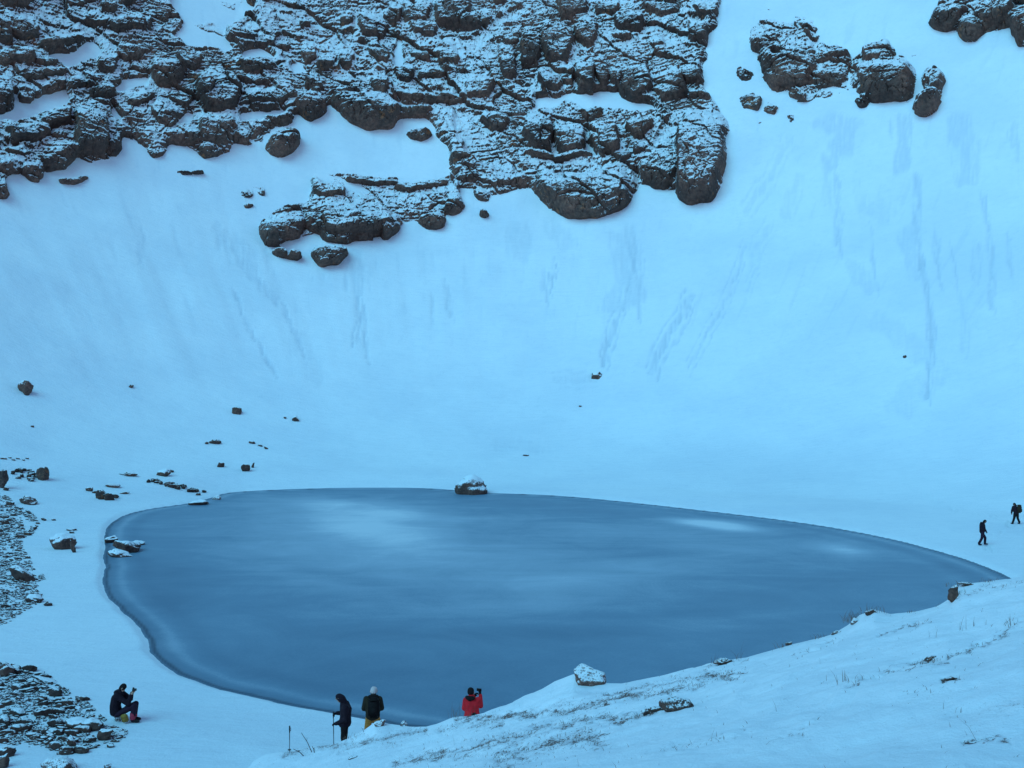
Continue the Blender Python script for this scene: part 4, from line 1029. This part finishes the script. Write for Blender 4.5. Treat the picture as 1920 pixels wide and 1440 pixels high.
tuft(1900, 'stiff grass stalks at the right edge of the bank', 20, .05, .15, .12, py=1172)
tuft(1585, 'long splayed grass stems on the open snow of the bank', 12, .08, .22, .10, py=1278)
tuft(1815, 'pair of long crossed stems on the right of the bank', 6, .1, .3, .06, py=1180)
# ------------------------------------------------------------------ people
def fabric(name, col, var=0.2): return mat_plain(name, col, 0.85, var, 9, 0.15)
PM = dict(skin=mat_plain('skin', (0.55, 0.30, 0.22), 0.6, .1), navy=fabric('navy_shell', (0.022, 0.011, 0.017)), black=fabric('black_cloth', (0.016, 0.010, 0.010)), indigo=fabric('indigo_cloth', (0.030, 0.013, 0.025)),
          ochre=fabric('ochre_trousers', (0.60, 0.23, 0.055)), red=fabric('red_shell', (0.80, 0.022, 0.030)), white=fabric('pale_knit', (0.66, 0.50, 0.48)), green=fabric('moss_cloth', (0.040, 0.026, 0.016)), lime=fabric('lime_cloth', (0.34, 0.19, 0.045)),
          pink=fabric('pink_gaiter', (0.42, 0.045, 0.07)), boot=fabric('boot_leather', (0.025, 0.02, 0.02)), metal=mat_plain('pole_metal', (0.10, 0.09, 0.09), 0.4, .1, 20, .5), wood=fabric('grey_twig', (0.10, 0.075, 0.07)), blackplastic=mat_plain('black_plastic', (0.02, 0.02, 0.022), 0.4, .1, 20, .5))
PENDING = []
def skin(name, nodes, edges, mat, parent, root=0, vox=0.017):
    """grow one continuous surface over a joint graph: nodes = [(x, y, z, rx, ry)], radii tapering along each edge"""
    v0, f0 = ico(2); V = []; Fc = []; off = 0
    for a, b in edges:
        A = np.array([*nodes[a][:3], nodes[a][3], nodes[a][4] if len(nodes[a]) > 4 else nodes[a][3]]); B = np.array([*nodes[b][:3], nodes[b][3], nodes[b][4] if len(nodes[b]) > 4 else nodes[b][3]])
        n = max(2, int(np.linalg.norm(A[:3] - B[:3]) / (0.22 * min(A[3:].min(), B[3:].min()))))
        for t in np.linspace(0, 1, n + 1):
            c = A * (1 - t) + B * t; rz = (c[3] + c[4]) * (.5 if c[3] < .1 else .36)
            V.append(v0 * np.array([c[3], c[4], rz]) + c[:3]); Fc.append(f0 + off); off += len(v0)
    me = np_mesh(name, np.concatenate(V), np.concatenate(Fc), None, True)
    o = mesh_obj(name, me, parent)
    m = o.modifiers.new('remesh', 'REMESH'); m.mode = 'VOXEL'; m.voxel_size = vox; m.use_smooth_shade = True
    sm = o.modifiers.new('smooth', 'SMOOTH'); sm.factor = 0.5; sm.iterations = 4
    PENDING.append((o, mat))
    return o

def tubes(name, chains, mat, parent=None, seg=8):
    """several tapered round tubes as one mesh: chain = [(x, y, z, r), ...]"""
    V = []; Q = []
    for ch in chains:
        P = [Vector(c[:3]) for c in ch]; i0 = len(V)
        for k, p in enumerate(P):
            d = (P[min(k + 1, len(P) - 1)] - P[max(k - 1, 0)]).normalized()
            a = d.orthogonal().normalized() if k == 0 else (a - d * a.dot(d)).normalized()
            b = d.cross(a)
            for s in range(seg):
                t = 6.28318 * s / seg
                V.append(tuple(p + (a * math.cos(t) + b * math.sin(t)) * ch[k][3]))
        for k in range(len(P) - 1):
            for s in range(seg):
                Q.append((i0 + k * seg + s, i0 + k * seg + (s + 1) % seg, i0 + (k + 1) * seg + (s + 1) % seg, i0 + (k + 1) * seg + s))
        for k, fl in ((0, True), (len(P) - 1, False)):
            c = len(V); V.append(tuple(P[k]))
            for s in range(seg):
                u, w = i0 + k * seg + s, i0 + k * seg + (s + 1) % seg
                Q.append((c, w, u, u) if fl else (c, u, w, w))
    me = bpy.data.meshes.new(name)
    me.from_pydata(V, [], [tuple(dict.fromkeys(q)) for q in Q])
    for p in me.polygons: p.use_smooth = True
    me.materials.append(mat)
    return mesh_obj(name, me, parent)

def box(name, c, size, mat, parent=None, rot=(0, 0, 0), bev=0.02, seg=2):
    bm = bmesh.new(); bmesh.ops.create_cube(bm, size=1.0)
    bmesh.ops.scale(bm, vec=size, verts=bm.verts)
    bmesh.ops.bevel(bm, geom=bm.edges[:], offset=bev, segments=seg, affect='EDGES')
    me = bpy.data.meshes.new(name); bm.to_mesh(me); bm.free(); me.materials.append(mat)
    for p in me.polygons: p.use_smooth = True
    o = mesh_obj(name, me, parent); o.location = c; o.rotation_euler = rot
    return o

def hand(name, wrist, toward, mat, parent, curl=0.6, side=1):
    """palm, four unequal bent fingers and a thumb from the side of the palm"""
    w = Vector(wrist); d = (Vector(toward) - w).normalized()
    s = d.cross(Vector((0, 0, 1)));  s = (s if s.length > .1 else Vector((1, 0, 0))).normalized() * side
    n = s.cross(d).normalized() * side
    P = lambda f, a, u, r: (*(w + d * f + s * a + n * u), r)
    ch = [[P(-.02, 0, 0, .026), P(.03, 0, 0, .036), P(.085, 0, 0, .034)]]
    for a, L in ((-.030, .060), (-.010, .078), (.012, .072), (.032, .055)):
        ch.append([P(.075, a, 0, .011), P(.075 + L * .5, a, -.01 * curl, .0105), P(.075 + L * (1 - .5 * curl), a, -L * .55 * curl, .0095), P(.075 + L * (1 - .85 * curl), a, -L * .95 * curl, .0075)])
    ch.append([P(.02, -.03, 0, .014), P(.05, -.058, -.012, .013), P(.078, -.055, -.03, .010)])
    return tubes(name, ch, mat, parent, 7)

def person(label, loc, J, jacket, trousers, boots, gloves, hat=None, hood=None, look=(1, 0, 0), hem=.17, gaiter=None, skinny=1.0):
    root = empty('person', loc)
    tag(root, label, 'person', 'people at the frozen lake')
    g = lambda k, r, r2=None: (*J[k], r * skinny, (r2 or r) * skinny)
    hd = Vector(J['head']); lk = Vector(look).normalized(); side = lk.cross(Vector((0, 0, 1))).normalized()
    sw = abs(J['shL'][0] - J['shR'][0]); wide = sw > .2           # seen from the front or back
    rx, ry = (.17, .115) if wide else (.115, .17)
    up = (hd - Vector(J['neck'])).normalized()
    chin = hd - up * .07 + lk * .035; crown = hd + up * .05
    nodes = [g('pel', .12), g('spi', .115), g('che', .135), g('neck', .056), (*chin, .07, .07), (*hd, .084, .084), (*crown, .07, .07),
             g('shL', .065), g('elL', .045), g('wrL', .032), g('shR', .065), g('elR', .045), g('wrR', .032),
             g('hipL', .085), g('knL', .058), g('anL', .042), g('hipR', .085), g('knR', .058), g('anR', .042)]
    body = skin('body', nodes, [(0, 1), (1, 2), (2, 3), (3, 4), (4, 5), (5, 6), (2, 7), (7, 8), (8, 9), (2, 10), (10, 11), (11, 12), (0, 13), (13, 14), (14, 15), (0, 16), (16, 17), (17, 18)], PM['skin'], root)
    # face
    tubes('nose', [[(*(hd + lk * .075 + up * .02), .012), (*(hd + lk * .105 - up * .012), .017), (*(hd + lk * .085 - up * .022), .012)]], PM['skin'], body)
    for s in (-1, 1):
        e = hd + lk * .082 + side * .033 * s + up * .015
        tubes('eye', [[(*(e - side * .01), .007), (*(e + side * .01), .007)]], PM['black'], body, 6)
        ea = hd + side * .092 * s - lk * .005
        tubes('ear', [[(*(ea + up * .03), .012), (*(ea - up * .0), .017), (*(ea - up * .03), .009)]], PM['skin'], body, 6)
    m = hd + lk * .085 - up * .045
    tubes('mouth', [[(*(m - side * .025), .006), (*m, .008), (*(m + side * .025), .006)]], PM['pink'], body, 6)
    # clothes
    nk = Vector(J['neck']); cl = nk + up * .035 - lk * .01
    hemp = Vector(J['pel']) + (Vector(J['spi']) - Vector(J['pel'])) * .15
    jn = [(*hemp, hem * (1.12 if wide else .95), hem * (.95 if wide else 1.12)), (*J['spi'], rx + .04, ry + .04), (*J['che'], rx + .05, ry + .05), (*nk, .09, .09),
          g('shL', .096), g('elL', .078), g('wrL', .056), g('shR', .096), g('elR', .078), g('wrR', .056), (*cl, .084, .084)]
    jk = skin('jacket', jn, [(0, 1), (1, 2), (2, 3), (2, 4), (4, 5), (5, 6), (2, 7), (7, 8), (8, 9), (3, 10)], PM[jacket], root)
    skin('trousers', [g('pel', .15), g('hipL', .112), g('knL', .086), (*J['anL'], .074, .074), g('hipR', .112), g('knR', .086), (*J['anR'], .074, .074)], [(0, 1), (1, 2), (2, 3), (0, 4), (4, 5), (5, 6)], PM[trousers], root)
    for a, t in (('anL', 'toL'), ('anR', 'toR')):
        A = Vector(J[a]); T = Vector(J[t])
        skin('boot', [(*(A + Vector((0, 0, .06))), .07, .07), (A.x, A.y, T.z + .015, .062, .055), (*((A + T) / 2 * 1 + Vector((0, 0, -.0))), .055, .05), (*T, .05, .042)][:2] + [(*T, .052, .042)], [(0, 1), (1, 2)], PM[boots], root)
        if gaiter: skin('gaiter', [(*(A + Vector((0, 0, .16))), .088), (*(A + Vector((0, 0, .04))), .084)], [(0, 1)], PM[gaiter], root)
    for wk, ek, s in (('wrL', 'elL', -1), ('wrR', 'elR', 1)):
        W = Vector(J[wk]); hand('hand' if gloves == 'skin' else 'glove', W, J.get(wk + '_to', tuple(W + (W - Vector(J[ek])))), PM[gloves], root, .75, s)
    if hat:
        o = skin('beanie', [(*(hd - up * .005 - lk * .02), .100, .100), (*(hd + up * .045 - lk * .012), .098, .098), (*(hd + up * .095 - lk * .015), .045, .045)], [(0, 1), (1, 2)], PM[hat], root, vox=.013)
    if hood == 'up':
        skin('hood', [(*(Vector(J['neck']) - lk * .02), .10, .10), (*(hd - lk * .035 - up * .02), .125, .125), (*(hd - lk * .03 + up * .04), .108, .108)], [(0, 1), (1, 2)], PM[jacket], root)
    elif hood:
        nb = Vector(J['neck']) - lk * .09
        skin('hood', [(*(nb + side * .10), .055), (*(nb - lk * .02 - up * .02), .075), (*(nb - side * .10), .055)], [(0, 1), (1, 2)], PM[hood], root)
    return root

def feet(px, py):
    return seat(px, py)

# seated person taking a picture, in profile
p = feet(218, 1353)
seat_xyz = p
P1 = person('seated person in dark jacket and beanie raising a camera beside the scree', p,
       dict(pel=(0, 0, .26), spi=(-.03, 0, .48), che=(.02, 0, .70), neck=(.12, 0, .90), head=(.20, 0, 1.01), shL=(.07, .17, .82), elL=(.36, .17, .62), wrL=(.44, .07, .83), wrL_to=(.52, .03, .93), shR=(.07, -.17, .82), elR=(.42, -.16, .58), wrR=(.46, -.08, .80), wrR_to=(.52, -.03, .92),
            hipL=(.06, .10, .24), knL=(.54, .12, .50), anL=(.50, .12, .10), toL=(.65, .12, .045), hipR=(.06, -.10, .24), knR=(.57, -.10, .51), anR=(.53, -.10, .10), toR=(.69, -.10, .045)),
       'navy', 'indigo', 'boot', 'skin', hat='black', hood='navy', look=(1, .1, .12), hem=.19, gaiter='pink')
def camera_thing(loc, rz, tilt, label):
    c = empty('camera', loc, rz); tag(c, label, 'camera')
    b = box('camera_body', (0, 0, 0), (.13, .055, .085), PM['blackplastic'], c, (0, tilt, 0), .012)
    tubes('lens', [[(0, .02, 0, .036), (0, .07, 0, .036), (0, .09, 0, .033)]], PM['blackplastic'], c, 12)
    box('viewfinder', (0, 0, .052), (.045, .05, .03), PM['blackplastic'], c, (0, tilt, 0), .008)
    return c
camera_thing(p + Vector((.51, 0, .95)), R(-80), 0, 'small black camera held up by the seated person')
bagp = p + Vector((.33, -.20, .17))
bg_ = empty('bag', bagp); tag(bg_, 'small lime bag hanging beside the leg of the seated person', 'bag')
box('pouch', (0, 0, 0), (.19, .09, .24), PM['lime'], bg_, (0, R(-14), 0), .03)
box('flap', (-.012, -.048, .06), (.18, .02, .10), PM['lime'], bg_, (0, R(-14), 0), .008)

# hooded person with a trekking pole
p = feet(645, 1417)
P2 = person('tall hooded person in dark navy clothes leaning on a trekking pole', p,
       dict(pel=(.02, 0, .86), spi=(.04, 0, 1.06), che=(.05, 0, 1.26), neck=(-.02, 0, 1.46), head=(-.13, 0, 1.575), shL=(.03, .17, 1.36), elL=(.04, .20, 1.10), wrL=(-.20, .08, 1.13), wrL_to=(-.30, .02, 1.12), shR=(.06, -.18, 1.36), elR=(.10, -.22, 1.06), wrR=(-.20, -.08, .90), wrR_to=(-.31, -.03, .87),
            hipL=(.02, .09, .84), knL=(-.03, .10, .46), anL=(.02, .10, .10), toL=(-.14, .10, .045), hipR=(.03, -.09, .84), knR=(.02, -.10, .46), anR=(.08, -.10, .10), toR=(-.08, -.10, .045)),
       'navy', 'black', 'boot', 'black', hood='up', look=(-1, .05, -.35), hem=.19)
def pole(a, b, label, strap=True):
    """trekking pole from its grip a down to its tip b"""
    a = Vector(a); b = Vector(b); o = empty('trekking_pole', b); tag(o, label, 'trekking pole')
    d = a - b; L = d.length
    tubes('shaft', [[(0, 0, 0, .004), (*(d * (.05 / L)), .009), (*(d * .5), .010), (*(d * .51), .012), (*(d * .9), .012)]], PM['metal'], o)
    tubes('grip', [[(*(d * (1 - .18 / L)), .015), (*(d * (1 - .10 / L)), .020), (*(d * (1 - .03 / L)), .017), (*d, .021)]], PM['blackplastic'], o)
    tubes('basket', [[(*(d * (.10 / L)), .045), (*(d * (.115 / L)), .045)]], PM['blackplastic'], o, 12)
    if strap: tubes('strap', [[(*(d * (1 - .02 / L)), .006), (*(d * (1 - .06 / L) + Vector((.03, 0, 0))), .006), (*(d * (1 - .14 / L) + Vector((.035, 0, 0))), .006), (*(d * (1 - .12 / L) + Vector((.01, 0, 0))), .006)]], PM['black'], o, 6)
    return o
pole(p + Vector((-.29, .0, 1.20)), p + Vector((-.27, -.03, -.03)), 'trekking pole gripped by the hooded person')

# person in the pale beanie with a pack, seen from behind
p = feet(699, 1404)
P3 = person('person in white beanie and ochre trousers wearing a dark backpack', p,
       dict(pel=(0, 0, .90), spi=(0, 0, 1.08), che=(0, .02, 1.28), neck=(.01, .03, 1.47), head=(.02, .05, 1.59), shL=(-.18, .02, 1.38), elL=(-.25, .02, 1.12), wrL=(-.14, .22, 1.04), shR=(.18, .02, 1.38), elR=(.24, .06, 1.12), wrR=(.12, .24, 1.06),
            hipL=(-.10, 0, .86), knL=(-.17, .02, .47), anL=(-.27, -.02, .10), toL=(-.30, .14, .045), hipR=(.10, 0, .86), knR=(.12, .06, .47), anR=(.12, .04, .10), toR=(.13, .2, .045)),
       'green', 'ochre', 'boot', 'black', hat='white', hood='black', look=(-.15, 1, -.1), hem=.19)
def backpack(person_root, off, size, mat, label, rz=0):
    o = empty('backpack', person_root.location + Vector(off), rz); tag(o, label, 'backpack')
    w, d, h = size
    box('pack_body', (0, 0, 0), (w, d, h), PM[mat], o, (0, 0, 0), min(w, d) * .28, 3)
    box('pack_lid', (0, 0, h * .48), (w * .9, d * 1.02, h * .22), PM[mat], o, (0, 0, 0), d * .22, 3)
    box('pocket', (0, -d * .5, -h * .14), (w * .7, d * .3, h * .45), PM[mat], o, (0, 0, 0), d * .1, 2)
    for s in (-1, 1):
        tubes('strap', [[(s * w * .3, d * .45, h * .45, .018), (s * w * .34, d * .9, h * .52, .018), (s * w * .38, d * 1.75, h * .36, .018), (s * w * .42, d * 1.7, -.02, .016)]], PM['black'], o, 6)
    return o
backpack(P3, (.06, -.21, 1.20), (.31, .20, .50), 'black', 'dark backpack on the person in the white beanie')

# person in red photographing the lake
p = feet(885, 1404)
P4 = person('person in red jacket and dark beanie lifting a phone toward the lake', p,
       dict(pel=(0, 0, .90), spi=(0, 0, 1.08), che=(0, .01, 1.27), neck=(-.02, .02, 1.46), head=(-.03, .05, 1.585), shL=(-.17, .0, 1.37), elL=(-.22, .06, 1.13), wrL=(.05, .26, 1.40), wrL_to=(.16, .30, 1.55), shR=(.17, .03, 1.37), elR=(.24, .14, 1.17), wrR=(.23, .25, 1.43), wrR_to=(.21, .29, 1.56),
            hipL=(-.10, 0, .86), knL=(-.11, .04, .47), anL=(-.12, 0, .10), toL=(-.12, .16, .045), hipR=(.10, 0, .86), knR=(.11, .04, .47), anR=(.12, 0, .10), toR=(.14, .16, .045)),
       'red', 'black', 'boot', 'black', hat='black', hood='black', look=(.35, 1, -.05), hem=.215)
ph = empty('phone', p + Vector((.19, .32, 1.57))); tag(ph, 'dark phone held up by the person in the red jacket', 'phone')
box('phone_body', (0, 0, 0), (.15, .012, .08), PM['blackplastic'], ph, (0, 0, R(-18)), .005)
box('screen', (0, -.008, 0), (.135, .003, .066), PM['black'], ph, (0, 0, R(-18)), .001)
pc = empty('hip_pouch', p + Vector((.07, -.20, 1.00))); tag(pc, 'black pouch at the back of the person in the red jacket', 'pouch')
box('pouch_body', (0, 0, 0), (.14, .09, .17), PM['black'], pc, (0, 0, 0), .03)
box('flap', (0, -.045, .03), (.13, .02, .09), PM['black'], pc, (0, 0, 0), .008)

# two walkers far right
p = feet(1842, 1022)
person('walker in dark clothes without a pack on the right shore', p,
       dict(pel=(-.02, 0, .84), spi=(-.02, 0, 1.02), che=(-.01, 0, 1.22), neck=(.05, 0, 1.40), head=(.15, 0, 1.50), shL=(.0, .17, 1.32), elL=(-.02, .2, 1.05), wrL=(.12, .18, .86), shR=(.0, -.17, 1.32), elR=(.04, -.2, 1.05), wrR=(.16, -.16, .90),
            hipL=(-.02, .09, .82), knL=(.22, .09, .46), anL=(.20, .09, .10), toL=(.36, .09, .05), hipR=(-.02, -.09, .82), knR=(-.08, -.09, .45), anR=(-.26, -.09, .11), toR=(-.12, -.09, .045)),
       'navy', 'indigo', 'boot', 'black', hat='black', hood='navy', look=(1, .1, -.3), hem=.17)
p = feet(1905, 983)
P6 = person('walker with a bulky backpack at the right edge, farthest from the lake', p,
       dict(pel=(.02, 0, .80), spi=(0, 0, .98), che=(-.02, 0, 1.16), neck=(-.05, .02, 1.32), head=(-.09, .04, 1.42), shL=(-.15, .08, 1.25), elL=(-.24, .10, 1.0), wrL=(-.25, .14, .80), shR=(.11, -.08, 1.25), elR=(.15, .0, 1.0), wrR=(.05, .2, .95),
            hipL=(-.06, .04, .78), knL=(-.10, .06, .44), anL=(-.22, .04, .10), toL=(-.28, .14, .045), hipR=(.08, -.03, .78), knR=(.14, .03, .44), anR=(.26, .02, .14), toR=(.24, .15, .06)),
       'navy', 'black', 'boot', 'skin', hat='black', look=(-.7, .7, -.3), hem=.165)
backpack(P6, (.15, -.19, 1.12), (.33, .24, .55), 'green', 'bulky dark backpack on the walker at the right edge', R(30))

# pole and twigs standing in the snow of the bank
a = hit_bank(543, 1408)
pole(a + Vector((0, 0, .66)), a + Vector((-.005, 0, -.08)), 'trekking pole standing upright alone in the snow left of the hooded person')
def twig(px, py, dx, dz, label, r=.012):
    a = hit_bank(px, py); o = empty('twig', a); tag(o, label, 'twig')
    tubes('stem', [[(0, 0, -.05, r), (dx * .5 + .01, .02, dz * .5, r * .8), (dx, .03, dz, r * .5)]], PM['wood'], o, 6)
    tubes('side_shoot', [[(dx * .55 + .01, .02, dz * .55, r * .5), (dx * .62 + .03, .05, dz * .72, r * .35)]], PM['wood'], o, 6)
twig(586, 1410, -.29, .47, 'long thin twig slanting left out of the snow right of the upright pole')
twig(590, 1411, -.07, .14, 'short twig at the foot of the long slanting twig', .014)
twig(572, 1417, -.30, .15, 'low twig lying toward the foot of the upright pole')
twig(682, 1372, -.06, .09, 'tiny twig by the boot of the person in the white beanie', .008)

bpy.context.view_layer.update()
dg = bpy.context.evaluated_depsgraph_get()
done = [(o, mat, bpy.data.meshes.new_from_object(o.evaluated_get(dg))) for o, mat in PENDING]
for o, mat, me in done:
    o.modifiers.clear(); old = o.data; o.data = me; bpy.data.meshes.remove(old)
    me.materials.clear(); me.materials.append(mat)
    me.polygons.foreach_set('use_smooth', np.ones(len(me.polygons), bool))
